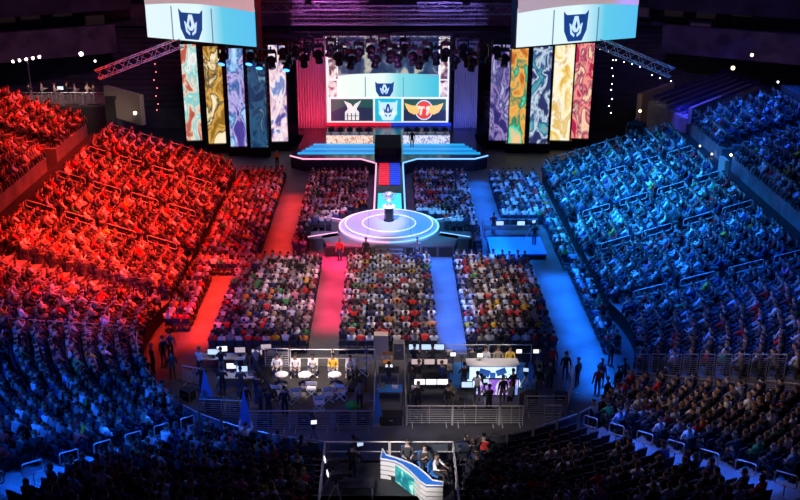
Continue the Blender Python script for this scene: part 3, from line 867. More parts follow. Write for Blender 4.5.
def stage_desk(x0, x1, side, m_):
    c = (x0+x1)/2; w_ = x1-x0; o = empty('player_desk', (c, 95.3, 1.2)); tag(o, f'long player desk with a glowing {"warm" if side == "red" else "pale violet"} patterned front, {side} side of the stage', 'desk')
    q = MB(); q.box((0,0,.93), (w_, 1.1, .06)); q.build('desk_top', 'white_plastic', o)
    q = MB(); q.box((0,-.5,.46), (w_, .06, .88)); q.build('front_panel', m_, o)
    for s in (-1, 1): q = MB(); q.box((s*(w_/2-.04),.05,.46), (.06,1.0,.88)); q.build('side_panel', 'black', o)
    for i in range(5):
        x = x0+w_*(i+.5)/5
        monitor((x, 95.15, 2.16), 0, f'player monitor seen from behind, {ORD[i]} along the desk, {side} side', 'monitor_pale', .58, 1, f'player monitors, {side} side')
        crew((x, 96.1, 1.2), 180, 'desk', False, f'player at the {side} side stage desk, {ORD[i]} seat from the outer end' if side == 'red' else f'player at the {side} side stage desk, {ORD[i]} seat from the middle',
             'red' if side == 'red' else 'white')
        ch = empty('gaming_chair', (x, 96.25, 1.2)); tag(ch, f'black gaming chair behind the {side} side stage desk, {ORD[i]} along it', 'chair')
        q = MB(); q.box((0,0,.44), (.5,.5,.09)); q.build('seat', 'soft_black', ch)
        q = MB(); q.box((0,.27,.85), (.48,.09,.8)); q.build('backrest', 'soft_black', ch)
        q = MB(); q.bar((0,0,.1), (0,0,.4), .04); q.build('column', 'steel', ch)
        q = MB()
        for k in range(5): q.bar((0,0,.09), (.28*math.cos(k*1.257), .28*math.sin(k*1.257), .04), .025)
        q.build('star_base', 'black', ch)
stage_desk(-6.1, -1.55, 'red', 'desk_picture_red'); stage_desk(1.35, 5.9, 'blue', 'desk_picture_blue')
p = at(412, 150, Z=1.5); crew((p.x, p.y, 1.7), 10, 'down', True, 'person in black walking across the glowing blue stage steps', 'black')

# ------------------------------------------------------------------ catwalk and centre platform
cw = empty('catwalk', (0, 82, 0)); tag(cw, 'narrow runway from the stage to the round platform, pink and blue edges', 'catwalk')
q = MB(); q.box((.05, 81.5, .55), (2.5, 14.2, 1.1)); sub(q, 'deck', 'stage_black', cw)
for s, m_ in ((-1, 'pink_line'), (1, 'blue_line')):
    q = MB(); q.box((.05+s*1.22, 81.5, 1.13), (.12, 14.0, .08)); sub(q, 'edge_light', m_, cw)
for i in range(11):
    for s, m_ in ((-1, 'red_led'), (1, 'blue_led')):
        q = MB(); q.box((.05+s*.48, 88.0-i*.62, 1.13+.0), (.9, .42, .05)); sub(q, 'lit_tread', m_, cw)
q = MB(); q.box((.05, 77.0, 1.14), (1.9, 4.0, .06)); sub(q, 'teal_panel', 'teal_led', cw)
pc = Vector((.0, 71.45, 0))
rp = empty('round_platform', pc); tag(rp, 'round pale centre platform with glowing ring edges and the trophy on it', 'platform')
q = MB(); q.lathe([(0,1.2),(3.3,1.2),(3.35,1.15),(3.35,.0)], 64); q.build('disc', 'pale_deck', rp)
q = MB(); q.lathe([(3.35,1.0),(3.75,1.0),(3.8,.9),(3.8,0)], 64); q.build('outer_step', 'pale_deck', rp)
def ring(r0, r1, z, a0, a1, m_, nm):
    q = MB(); q.lathe([(r0,z),(r0,z+.05),(r1,z+.05),(r1,z)], 32, a0=a0, a1=a1); q.build(nm, m_, rp)
ring(3.66, 3.8, .98, pi/2, 3*pi/2, 'pink_line', 'glowing_rim'); ring(3.66, 3.8, .98, -pi/2, pi/2, 'blue_line', 'glowing_rim')
ring(3.28, 3.34, 1.18, 0, 2*pi, 'white_line', 'inner_rim'); ring(1.98, 2.04, 1.18, 0, 2*pi, 'white_line', 'floor_ring')
for x in (-1.55, 1.6): q = MB(); q.box((x, 0, 1.21), (.05, 5.6, .02)); q.build('floor_seam', 'scr_line', rp)
q = MB(); q.prism([(-4.5,-3.9),(-1.6,-4.1),(1.6,-4.1),(4.7,-3.9),(5.2,-1.8),(4.2,-1.2),(-4.2,-1.2),(-5,-1.8)], 0, .8); q.build('base_block', 'grey_panel', rp)
for i in range(8): q = MB(); q.box((-4.1+i*1.17, -4.13 if 1 < i < 6 else -4.02, .4), (1.0, .1, .66)); q.build('base_panel', 'soft_black', rp)
for (x, y, a, m_) in ((-4.7, 2.0, 155, 'pink_line'), (4.7, 2.0, 25, 'blue_line'), (-4.9, -1.9, 205, 'pink_line'), (4.9, -1.9, -25, 'blue_line')):
    q = MB(); q.box((x, y, .4), (2.4, .7, .8), rz=R(a)); arm = q.build('wing', 'grey_panel', rp)
    q = MB(); q.box((x, y+.3, .84), (2.4, .05, .05), rz=R(a)); q.build('wing_light', m_, arm)
for i in range(5):
    q = MB(); q.box((0.0, -4.3-.3*i, (1.0-.2*i)/2), (2.0, .3, 1.0-.2*i)); q.build('stair_tread', 'grey_panel', rp)
pod = empty('podium', (.0, 72.0, 1.2)); tag(pod, 'dark trophy stand with a glowing white top, middle of the round platform', 'stand')
q = MB(); q.lathe([(.42,0),(.36,.1),(.34,1.0),(.45,1.08)], 8); q.build('column', 'stage_black', pod)
q = MB(); q.lathe([(.0,1.2),(.46,1.2),(.46,1.08),(0,1.08)], 20); q.build('top', 'white_line', pod)
tp = empty('trophy', (.0, 72.0, 2.4)); tag(tp, 'large silver trophy cup standing on the glowing podium', 'trophy')
mat('silver', (.9,.9,.92), .2, .6)
q = MB(); q.lathe([(.02,0),(.24,0),(.24,.06),(.09,.14),(.07,.3),(.2,.42),(.3,.75),(.33,1.0),(.29,1.0),(.2,.5),(0,.45)], 20); q.build('cup', 'silver', tp, smooth=True)
for s in (-1, 1):
    q = MB(); q.path([Vector(v) for v in ((s*.3,0,.95),(s*.46,0,.98),(s*.5,0,.8),(s*.38,0,.55),(s*.2,0,.42))], .035); q.build('handle', 'silver', tp)
# ------------------------------------------------------------------ barriers and handrails
def barrier(p0, p1, label, group=None, h=1.1, style='bars', n=6, m_='steel', name='crowd_barrier', z1=None, r=.022):
    p0, p1 = Vector(p0), Vector(p1); d = p1-p0; L_ = math.hypot(d.x, d.y); rz = math.atan2(d.y, d.x); dz = d.z
    o = empty(name, p0, rz); tag(o, label, 'barrier' if name == 'crowd_barrier' else 'railing', group)
    f = lambda u, z: (u*L_, 0, z+u*dz)
    q = MB(); q.path([Vector(f(0, .0)), Vector(f(0, h)), Vector(f(1, h)), Vector(f(1, 0))], r*1.3, 5); q.build('frame', m_, o)
    q = MB()
    if style == 'bars':
        for i in range(n): z = .15+(h-.25)*i/n; q.bar(f(0, z), f(1, z), r*.8, 4)
        q.bar(f(.5, .1), f(.5, h), r, 4)
    elif style == 'rail':
        q.bar(f(0, h*.55), f(1, h*.55), r, 4); k = max(1, int(L_/1.8))
        for i in range(1, k): q.bar(f(i/k, 0), f(i/k, h), r, 4)
    elif style == 'panel':
        q.box((L_/2, 0, h*.5), (L_*.96, .02, h*.8))
    q.build({'bars':'bar_infill', 'rail':'middle_rail', 'panel':'clear_panel'}[style], m_ if style != 'panel' else 'guard_panel', o)
    if style == 'bars' and dz == 0:
        for u in (.12, .88): q = MB(); q.box((u*L_, 0, .02), (.05, .6, .03)); q.build('foot', m_, o)
    return o
mat('guard_panel', (.18,.22,.28), .15, .3)
def run(pa, pb, n, fmt, group, **k):
    pa, pb = Vector(pa), Vector(pb)
    for i in range(n):
        barrier(pa.lerp(pb, i/n+.01), pa.lerp(pb, (i+1)/n-.01), fmt.format(ORD[i]), group, **k)
def fz(side, s, off, z0=Z0): 
    x, y, _ = bowl(side, s, off); return Vector((x, y, z0+max(0, int((off)/RD))*RH))
# far-side barriers of the two near corners
for sd, s0, nm, N in ((-1, -26.0, 'red-lit crowd and the blue corner', 7), (1, -47.0, 'dark gap beside the blue stand', 9)):
    for i in range(N):
        a = fz(sd, s0, i*RD*1.15+.05); b_ = fz(sd, s0, (i+1)*RD*1.15-.12); b_.z = a.z+.25
        barrier(a, b_, f'slatted steel barrier along the {nm}, {ORD[i]} from the floor', 'barriers on the far edge of the '+('left' if sd < 0 else 'right')+' corner stand', h=1.15, n=8)
for i in range(9):
    a = fz(1, -39.6, i*RD+.02); b_ = fz(1, -39.6, (i+1)*RD-.1); b_.z = a.z+.2
    barrier(a, b_, f'slatted steel barrier closing the blue stand above the dark gap, {ORD[i]} from the floor', 'barriers at the near end of the blue stand', h=1.2, n=8)
for i in range(8):
    a = fz(-1, .3, 1.5+i*RD*1.1); b_ = fz(-1, .3, 1.5+(i+1)*RD*1.1-.1); b_.z = a.z+.25
    barrier(a, b_, f'dark slatted barrier above the empty red steps, {ORD[i]} from the floor', 'barriers above the empty red steps', h=1.1, n=8, m_='grey_panel')
# curved guard panels on the rim
for sd, nm in ((-1, 'left'), (1, 'right')):
    a0 = -60; k = 0
    while a0 > -90:
        a1 = a0-4.4; pa = bowl(sd, a0-.3, .1); pb = bowl(sd, max(a1, -90)+.3, .1)
        barrier((pa[0], pa[1], Z0), (pb[0], pb[1], Z0), f'pale-topped guard panel on the curved rim, {ORD[k]} from the {nm} stair aisle', f'guard panels on the {nm} half of the curved rim', h=1.0, style='panel', m_='steel', name='rim_railing'); a0 = a1; k += 1
for k in range(6):
    a0 = -27-5.3*k; a1 = a0-5.0; pa = bowl(-1, a0, .1); pb = bowl(-1, a1, .1)
    barrier((pa[0], pa[1], Z0), (pb[0], pb[1], Z0), f'blue-lit guard panel on the rim of the blue corner, {ORD[k]} from the red side', 'guard panels on the rim of the left corner', h=1.0, style='panel', name='rim_railing')
for k in range(3):
    a0 = -47.2-5*k; pa = bowl(1, a0, .1); pb = bowl(1, a0-4.7, .1)
    barrier((pa[0], pa[1], Z0), (pb[0], pb[1], Z0), f'guard panel on the rim of the dim corner, {ORD[k]} from the dark gap', 'guard panels on the rim of the right corner', h=1.0, style='panel', name='rim_railing')
# handrail loops on the stair aisles
def loop(p, q_, label, group, h=.95, m_='pale_steel', low=.45):
    p, q_ = Vector(p), Vector(q_); d = q_-p; L_ = math.hypot(d.x, d.y)
    o = empty('handrail', p, math.atan2(d.y, d.x)); tag(o, label, 'railing', group)
    f = lambda u, z: Vector((u*L_, 0, z+u*d.z))
    r = .03
    m2 = MB(); m2.path([f(.06, h), f(0, h-.06), f(0, low+.05), f(.06, low), f(.94, low), f(1, low+.05), f(1, h-.06), f(.94, h), f(.06, h)], r, 5); m2.build('rail_loop', m_, o)
    m2 = MB(); m2.bar(f(.5, 0), f(.5, low), r*1.1, 5); m2.build('post', m_, o)
for sd, nm in ((-1, 'left'), (1, 'right')):
    for i, k in enumerate((.6, 2.8, 5.0, 7.2, 9.4, 11.6, 13.8)):
        a = fz(sd, -64.3, k*RD); b_ = fz(sd, -64.3, (k+1.15)*RD); a.z = Z0+k*RH; b_.z = Z0+(k+1.15)*RH
        loop(a, b_, f'pale looped handrail in the middle of the {nm} stair aisle, {ORD[i]} from the rim', f'handrails of the {nm} stair aisle')
AI = {-1: (21.5, 14.2, 7.2, 28.9), 1: (21.5, 14.2, 7.2, -5)}
for sd in (-1, 1):
    for j, s_ in enumerate(AI[sd]):
        for i, k in enumerate((1, 4.2, 7.4, 10.4)):
            a = fz(sd, s_, k*RD); b_ = fz(sd, s_, (k+2.3)*RD); a.z = Z0+k*RH; b_.z = Z0+(k+2.3)*RH
            loop(a, b_, f'long handrail on the {["second","third","fourth","first"][j] if sd < 0 else ["first","second","third","fourth"][j]} aisle from the stage, {"red" if sd < 0 else "blue"} stand, {ORD[i]} above the floor',
                 f'handrails of the {"red" if sd < 0 else "blue"} stand', low=.5)
for i in range(8):
    a = fz(-1, -14, 1+i*RD*1.4); b_ = fz(-1, -14, 1+(i+1)*RD*1.4-.15); b_.z = a.z+.3
    if i < 5: loop(a, b_, f'handrail across the small red-lit section, {ORD[i]} from the floor', 'handrails of the small red section', low=.5)
for i in range(8):
    k = i*1.6; a = fz(1, 28.8, k*RD); b_ = fz(1, 28.8, (k+1.45)*RD); a.z = Z0+k*RH; b_.z = Z0+(k+1.45)*RH
    barrier(a, b_, f'blue-lit guard rail along the stage end of the blue stand, {ORD[i]} from the floor', 'guard rails at the stage end of the blue stand', style='rail', name='guard_railing')

# ------------------------------------------------------------------ furniture of the crews
def table(c, w_, d_, label, h=.74, m_='soft_black', rz=0, name='table'):
    o = empty(name, c, rz); tag(o, label, 'table')
    q = MB(); q.box((0,0,h-.02), (w_, d_, .04)); q.build('table_top', m_, o)
    for sx in (-1, 1):
        for sy in (-1, 1):
            q = MB(); q.box((sx*(w_/2-.06), sy*(d_/2-.06), h/2-.02), (.05,.05,h-.04)); q.build('leg', 'steel', o)
    return o
def director_chair(c, rz, label, m_='white_plastic', h=.45, group=None, wood='white_plastic'):
    o = empty('director_chair', c, R(rz)); tag(o, label, 'chair', group)
    q = MB(); q.box((0,0,h), (.5,.42,.03)); q.build('seat', m_, o)
    q = MB(); q.box((0,-.2,h+.42), (.52,.02,.2)); q.build('backrest', m_, o)
    q = MB()
    for sy in (-.2, .2):
        q.bar((-.26,sy,0), (.26,sy,h), .022, 5); q.bar((.26,sy,0), (-.26,sy,h), .022, 5)
    for sx in (-.26, .26):
        q.bar((sx,-.2,h), (sx,-.2,h+.52), .02, 5); q.bar((sx,.2,h), (sx,.2,h+.24), .02, 5); q.box((sx,0,h+.25), (.05,.46,.03)); q.bar((sx,-.2,0), (sx,.2,0), .02, 5)
    q.build('frame', wood, o); return o
def tripod_camera(c, rz, label, h=1.5, lit=False):
    o = empty('broadcast_camera', c, R(rz)); tag(o, label, 'camera')
    for k in range(3):
        a = 2*pi*k/3+.5; q = MB(); q.bar((.5*math.cos(a), .5*math.sin(a), 0), (0,0,h-.3), .03, 5, .04); q.build('leg', 'steel', o)
    q = MB(); q.bar((0,0,h-.35), (0,0,h-.1), .05); q.build('head', 'black', o)
    q = MB(); q.box((0,0,h+.05), (.22,.5,.28)); q.build('body', 'soft_black', o)
    q = MB(); q.bar((0,.25,h+.07), (0,.62,h+.07), .07, 10, .1); q.build('lens', 'black', o)
    q = MB(); q.box((0,-.33,h+.22), (.26,.04,.18)); q.build('viewfinder', 'monitor_white' if lit else 'monitor_pale', o)
    return o
def case(c, size, label, rz=0, m_='soft_black'):
    o = empty('flight_case', c, rz); tag(o, label, 'case')
    q = MB(); q.box((0,0,size[2]/2), size); q.build('shell', m_, o)
    for sx in (-1, 1):
        for sy in (-1, 1): q = MB(); q.box((sx*size[0]/2, sy*size[1]/2, size[2]/2), (.04,.04,size[2]+.02)); q.build('corner_edge', 'steel', o)
    q = MB(); q.box((0,-size[1]/2-.02,size[2]*.6), (.2,.03,.05)); q.build('handle', 'steel', o)
    return o

# -------- left pit
barrier((-7.05,43.4,0), (-4.95,43.4,0), 'steel fence panel in front of the left crew pit, outermost of three', 'front fence of the left pit', n=7)
barrier((-4.9,43.4,0), (-2.8,43.4,0), 'steel fence panel in front of the left crew pit, middle of three', 'front fence of the left pit', n=7)
barrier((-2.75,43.4,0), (-.8,43.4,0), 'steel fence panel in front of the left crew pit, nearest the gangway', 'front fence of the left pit', n=7)
barrier((-9.6,44.6,0), (-7.3,44.4,0), 'blue-lit steel fence panel beside the two blue cloth sails', None, n=7)
barrier((-11.2,48.3,0), (-9.9,47.8,0), 'blue-lit fence panel by the outer monitor desk of the left pit', None, n=7)
barrier((-.75,43.4,0), (-.75,46.8,0), 'side fence of the left pit along the gangway, nearer half', None, n=7)
barrier((-.75,46.9,0), (-.75,50,0), 'side fence of the left pit along the gangway, farther half', None, style='rail')
barrier((-6.9,50,0), (-5.6,50,0), 'pale slatted panel at the outer end of the back rail of the left pit', None, h=1.25, n=9, m_='pale_steel')
barrier((-5.5,50,0), (-3.2,50,0), 'pale open back rail of the left pit, outer half', None, h=1.2, style='rail', m_='pale_steel')
barrier((-3.1,50,0), (-.8,50,0), 'pale open back rail of the left pit, half beside the gangway', None, h=1.2, style='rail', m_='pale_steel')
for i, (x, y, h, w_, lab) in enumerate(((-9.6, 46.2, 1.9, .9, 'blue cloth sail leaning at the outer corner of the left pit'), (-7.25, 43.9, 1.9, .8, 'blue cloth sail at the near corner of the left pit fence'), (-.62, 43.9, 2.0, .7, 'narrow blue cloth sail at the gangway corner of the left pit'))):
    o = empty('blue_sail', (x, y, 0)); tag(o, lab, 'banner')
    q = MB(); q.prism_y([(-w_*.35,.05),(w_*.5,.05),(w_*.35,h*.4),(.05,h),(0,h)], -.015, .015); q.build('cloth', 'blue_cloth', o)
    q = MB(); q.bar((0,.05,0), (0.02,.05,h+.05), .02); q.box((0,.05,.015), (.4,.4,.03)); q.build('pole', 'steel', o)
pf = MB(); pf.box((-4.2, 48.6, .1), (6.0, 2.6, .2)); o = pf.build('low_platform', 'soft_black'); tag(o, 'low dark platform under the brightly lit seated guests', 'platform')
GX = [-6.1,-5.1,-4.15,-3.05,-2.1]; GT = ['white','white','white','yellow','white']
for i, x in enumerate(GX):
    director_chair((x, 48.75, .2), 180, f'director chair with a guest in it, {ORD[i]} along the brightly lit row', h=.46)
    crew((x, 48.7, .2), 180, ['desk','lap','clap','lap','lean'][i], False, f'seated guest in {GT[i]} top in the brightly lit row, {ORD[i]} from its outer end', GT[i])
for i, x in enumerate((-5.75,-4.5,-2.9)):
    o = empty('high_table', (x, 47.7, .2)); tag(o, f'small white round table before the lit guests, {["outermost","middle","innermost"][i]} of three', 'table')
    q = MB(); q.lathe([(0,.64),(.36,.64),(.36,.68),(0,.68)], 16); q.build('table_top', 'white_plastic', o)
    q = MB(); q.bar((0,0,.02), (0,0,.64), .03); q.build('post', 'steel', o); q = MB(); q.lathe([(0,0),(.25,0),(.25,.03),(0,.04)], 14); q.build('base', 'steel', o)
for i, (x, y, rz) in enumerate(((-5.9,46.5,-10),(-4.9,46.2,20),(-4.1,46.9,0),(-3.2,46.3,15),(-2.5,46.6,-20),(-3.6,45.4,10),(-1.4,48.9,170))):
    director_chair((x, y, 0 if i < 6 else .2), rz, f'empty white director chair on the dark floor before the guests, {ORD[i]} of the scattered ones', group='empty director chairs in the left pit')
for i, (px, py, lab, gl) in enumerate(((222,349,'large pale monitor on the outermost desk of the left pit','monitor_white'),(213,352,'tilted white monitor at the outer edge of the left pit','monitor_pale'),
        (232,366,'white monitor on the middle crew desk of the left pit','monitor_white'),(242,369,'smaller white monitor beside another on the middle crew desk','monitor_pale'),
        (257,352,'warm-lit monitor on the back crew desk of the left pit','monitor_warm'),(240,350,'warm-lit monitor on the back desk beside the crane','monitor_warm'),(266,347,'dim monitor nearest the slatted panel','monitor_warm'))):
    p = at(px, py, Z=1.1); 
    monitor((p.x, p.y, .74), random.uniform(-.2,.2), lab, gl, .62)
table((-9.3, 50.1, 0), 2.6, .8, 'outer crew desk with pale monitors, left pit', m_='white_plastic')
table((-6.95, 50.6, 0), 1.9, .7, 'back crew desk with warm-lit monitors, left pit')
table((-8.2, 47.9, 0), 1.9, .8, 'middle crew desk with white monitors, left pit', m_='white_plastic')
LP = [(-10.4,49.2,'white',-20,'work'),(-9.2,49.1,'black',0,'desk'),(-7.3,49.2,'grey',10,'work'),(-8.8,46.9,'black',0,'work'),(-7.8,46.8,'charcoal',5,'work'),(-6.9,46.1,'black',-30,'work'),(-6.6,45.2,'charcoal',-60,'down'),(-6.1,44.6,'black',-20,'work'),
      (-7.3,45.0,'black',20,'down'),(-5.3,44.7,'black',0,'down'),(-1.5,45.4,'grey',30,'down'),(-9.9,47.2,'black',30,'work')]
for i, (x, y, t, rz, ps) in enumerate(LP):
    crew((x, y, 0), rz, ps, True, f'crew member in {t} in the left pit, {ORD[i]} counted inward from the outer desk', t)
o = empty('camera_crane', (-6.6, 46.6, 0), R(118)); tag(o, 'camera crane with a long dark arm rising over the left pit', 'camera crane')
q = MB()
for k in range(3): a = 2*pi*k/3; q.bar((.7*math.cos(a), .7*math.sin(a), 0), (0,0,1.3), .05)
q.build('tripod', 'soft_black', o); q = MB(); q.bar((-1.4,0,1.0), (3.6,0,2.5), .05, 6, .035); q.build('arm', 'soft_black', o)
q = MB(); q.box((-1.4,0,1.0), (.35,.3,.3)); q.build('counterweight', 'black', o); q = MB(); q.box((3.7,0,2.35), (.4,.25,.3)); q.build('camera_head', 'soft_black', o)
gb = MB(); gb.ball((0,0,.28), .34, 10, 7, (1.1,.8,.8)); gb.bar((0,0,.5), (.12,0,.62), .03); p = at(352,407,Z=.2); o = gb.build('equipment_bag', 'green_cloth', loc=(p.x,p.y,0), smooth=True); tag(o, 'bright green bag on the floor of the left pit', 'bag')
case((-1.3,44.2,0), (.7,.5,.6), 'dark flight case by the gangway corner of the left pit'); case((-6.2,43.95,0), (.8,.5,.5), 'dark flight case behind the outermost front fence panel')
# camera outside the front fence
p = at(316, 448, Z=Z0); tripod_camera((-3.5, 40.4, 0), 10, 'pale-lit broadcast camera standing between rim and left pit', h=2.2, lit=True)

# -------- gangway in the middle
table((0.0, 48.5, 0), 1.1, .7, 'small table with a white laptop in the gangway'); 
o = empty('laptop', (0.0, 48.45, .74)); tag(o, 'open white laptop on the small gangway table', 'laptop'); q = MB(); q.box((0,0,.012), (.36,.26,.02)); q.build('keyboard_half', 'white_plastic', o); q = MB(); q.box((0,.13,.13), (.36,.015,.24)); q.build('screen', 'monitor_white', o)
table((.05, 46.4, 0), 1.3, .8, 'blue-topped table in the gangway', m_='blue_cloth')
case((-.45, 52.0-.6, 0), (.8,.6,1.5), 'tall tan equipment cabinet at the head of the gangway', m_='tan_wall'); case((.55, 51.4, 0), (.6,.6,1.0), 'grey cabinet beside the tall tan one', m_='grey_panel')
mat('orange_wood', (.7,.3,.08), .5)
director_chair((-.1, 50.0, 0), 180, 'orange wooden director chair in the gangway', 'orange_wood', wood='orange_wood')
crew((.0, 47.4, 0), 0, 'work', True, 'crew member in black at the blue-topped gangway table', 'black')
case((0.1, 44.2, 0), (1.2,.7,.5), 'low flight case between the two pits'); 
# -------- right pit
for x0, x1, lab in ((.9,3.15,'nearest the gangway'),(3.2,5.5,'middle of three'),(5.55,6.7,'short outer one')):
    barrier((x0,43.9,0), (x1,43.9,0), 'steel fence panel in front of the right crew pit, '+lab, 'front fence of the right pit', n=7, m_='pale_steel')
barrier((.85,43.9,0), (.85,47.6,0), 'side fence of the right pit along the gangway, nearer half', None, style='rail', m_='steel')
barrier((.85,47.7,0), (.85,51.3,0), 'side fence of the right pit along the gangway, farther half', None, style='rail', m_='steel')
barrier((3.2,50.6,0), (5.5,50.6,0), 'pale back rail behind the show hosts, half nearer the axis', None, h=1.2, style='rail', m_='pale_steel')
barrier((5.6,50.6,0), (8.0,50.6,0), 'pale back rail behind the show hosts, outer half', None, h=1.2, style='rail', m_='pale_steel')
barrier((6.9,44.9,0), (9.0,44.9,0), 'blue-lit fence panel at the outer near side of the right pit', None, n=7)
barrier((9.1,45.0,0), (9.9,47.6,0), 'outer side fence of the right pit, nearer the camera', None, n=7)
barrier((9.95,47.7,0), (10.0,50.2,0), 'outer side fence of the right pit, nearer the stage', None, n=7)
barrier((7.6,42.9,0), (8.4,42.9,0), 'narrow tall steel gate between the rim and the right pit', None, h=1.7, n=8, m_='pale_steel')
pf = MB(); pf.box((5.6, 48.9, .15), (4.8, 2.6, .3)); o = pf.build('low_platform', 'blue_cloth'); tag(o, 'low blue platform under the show hosts and their bright desk', 'platform')
hd = empty('host_desk', (5.6, 48.6, .3)); tag(hd, 'white glowing desk of the four show hosts with dark shapes on its front', 'desk')
q = MB(); q.prism([(-1.45,-.2),(-1.2,-.5),(1.2,-.5),(1.45,-.2),(1.4,.45),(-1.4,.45)], .78, .84); q.build('desk_top', 'white_plastic', hd)
em('desk_glow', (.55,.8,1), 1.1)
q = MB(); q.box((0,-.46,.42), (2.5,.05,.72)); fp = q.build('front_panel', 'desk_glow', hd)
q = MB(); q.box((-.45,-.50,.45), (.6,.03,.4), M=Matrix.Rotation(.3,3,'Y')); q.box((.45,-.50,.5), (.55,.03,.35), M=Matrix.Rotation(-.4,3,'Y')); q.box((0,-.5,.3), (.3,.03,.3)); q.build('dark_shape', 'scr_navy', fp)
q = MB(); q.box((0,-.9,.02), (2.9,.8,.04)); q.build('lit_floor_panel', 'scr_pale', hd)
for i, (x, t, ps) in enumerate(((-1.05,'charcoal','desk'),(-.3,'white','clap'),(.4,'khaki','desk'),(1.05,'yellow','desk'))):
    crew((5.6+x, 49.4, .3), 180, ps, False, f'show host in {t} top behind the glowing white desk, {ORD[i]} from the gangway side', t)
    ch = empty('stool', (5.6+x, 49.35, .3)); tag(ch, f'black stool under a show host, {ORD[i]} from the gangway side', 'stool')
    q = MB(); q.lathe([(0,.4),(.2,.4),(.2,.46),(0,.46)], 12); q.build('seat', 'soft_black', ch); q = MB(); q.bar((0,0,0), (0,0,.4), .04); q.build('post', 'steel', ch); q = MB(); q.lathe([(0,0),(.22,0),(.22,.03),(0,.03)], 12); q.build('base', 'steel', ch)
# purple floor display before the hosts
o = empty('floor_display', (5.7, 46.9, 0)); tag(o, 'low purple and white display facing away from the hosts', 'screen')
screen_mat('purple_picture', [(0,(.1,.03,.3)),(.45,(.35,.15,.8)),(.52,(.9,.85,1)),(.6,(.3,.3,.9)),(.8,(.1,.4,.8))], (1.5,1,1.5), 1.2)
q = MB(); q.box((0,0,.55), (2.3,.1,1.0)); q.build('frame', 'black', o); q = MB(); q.box((0,-.06,.55), (2.2,.02,.9)); q.build('display', 'purple_picture', o)
em('soft_light', (1,.95,.9), 1.1)
for i, (px, py, lab) in enumerate(((453,354,'nearest the gangway'),(480,355,'in front of the hosts, second one'),(519,351,'in front of the hosts, third one'),(536,351,'outermost one'))):
    p = at(px, py, Z=1.5); o = empty('panel_light', (p.x, p.y, 0)); tag(o, 'small bright panel light by the host desk, '+lab, 'studio light')
    q = MB(); q.bar((0,0,0), (0,0,1.3), .02); q.box((0,0,.02), (.5,.04,.03)); q.box((0,0,.02), (.04,.5,.03)); q.build('stand', 'black', o)
    q = MB(); q.box((0,0,1.5), (.36,.06,.28)); h_ = q.build('housing', 'black', o); q = MB(); q.box((0,.04,1.5), (.3,.02,.22)); q.box((0,-.04,1.5), (.3,.02,.22)); q.build('lamp_panel', 'soft_light', h_)
table((2.3, 50.4, 0), 2.6, .8, 'back crew desk with a row of monitors, right pit'); table((2.2, 48.6, 0), 2.4, .8, 'second crew desk with a row of monitors, right pit'); table((2.15, 46.3, 0), 2.2, .8, 'nearest crew desk with white monitors, right pit')
for r_, (y, z_, xs, gl) in enumerate(((50.5, .74, (1.4,2.1,2.8), 'monitor_pale'), (48.7, .74, (1.5,2.2,2.9), 'monitor_warm'), (46.4, .74, (1.6,2.2,2.8), 'monitor_white'))):
    for i, x in enumerate(xs): monitor((x, y, z_), 0, f'monitor on the {["back","second","nearest"][r_]} crew desk of the right pit, {["first","second","third"][i]} from the gangway', gl, .6)
monitor((4.05, 46.1, .74), 0, 'single monitor on the side table before the hosts', 'monitor_pale'); table((4.0, 46.1, 0), .9, .6, 'small side table with one monitor, right pit')
RP = [(1.4,49.5,'black','work'),(2.4,49.5,'charcoal','work'),(1.6,47.6,'black','work'),(2.8,47.5,'navy','work'),(1.5,45.2,'black','work'),(3.1,45.4,'khaki','down'),(3.0,44.9,'black','work'),(4.0,47.3,'black','work'),(4.6,46.3,'white','work'),
      (5.9,45.9,'black','down'),(6.5,46.6,'black','work'),(8.3,49.2,'navy','down'),(7.9,47.0,'black','down'),(8.6,47.6,'charcoal','down'),(9.0,49.4,'red','down'),(9.6,48.6,'black','down'),(6.2,45.2,'grey','work'),(5.1,44.9,'black','work')]
for i, (x, y, t, ps) in enumerate(RP):
    crew((x, y, 0), random.uniform(-40,40), ps, True, f'crew member in {t} in the right pit, {ORD[i]} counted outward from the gangway', t)
tripod_camera((4.9, 45.7, 0), 10, 'broadcast camera aimed at the host desk, nearer the gangway'); tripod_camera((7.2, 46.9, 0), -10, 'broadcast camera aimed at the host desk, outer one')
case((6.1, 44.4, 0), (.9,.6,.9), 'equipment case behind the short front fence panel', m_='grey_panel'); case((4.6,44.3,0), (1.6,.6,.6), 'long dark flight case behind the middle front fence panel')
for i, x in enumerate((6.2, 7.6)): 
    pass
# people standing on the blue side aisle
for i, (px, py, t) in enumerate(((602,372,'maroon'),(611,352,'black'),(618,380,'black'),(624,372,'charcoal'),(607,392,'black'),(617,395,'black'),(598,380,'red'),(628,390,'black'),(578,372,'black'))):
    p = at(px, py, Z=.9); crew((p.x, p.y, 0), random.uniform(-60,60), 'down', True, f'person in {t} standing on the blue side aisle, {ORD[i]} of the dark group', t)
for i, (px, py, t) in enumerate(((147,372,'black'),(152,358,'maroon'),(163,350,'black'),(172,365,'charcoal'),(170,345,'grey'))):
    p = at(px, py, Z=.9); crew((p.x, p.y, 0), random.uniform(-60,60), 'down', True, f'person in {t} standing on the dark floor beside the red stand, {ORD[i]} counting inward', t)
for px, py, t, lab in ((277,158,'yellow','person in a pale yellow coat standing by the stage corner, red side'),(340,247,'red','guard standing in red light left of the platform stairs'),(366,249,'black','camera operator in black standing beside the platform stairs'),(417,245,'grey','guard standing in blue light beside the platform')):
    p = at(px, py, Z=.9); crew((p.x, min(p.y, 66.6) if py > 200 else p.y, 0), 160, 'down', True, lab, t)

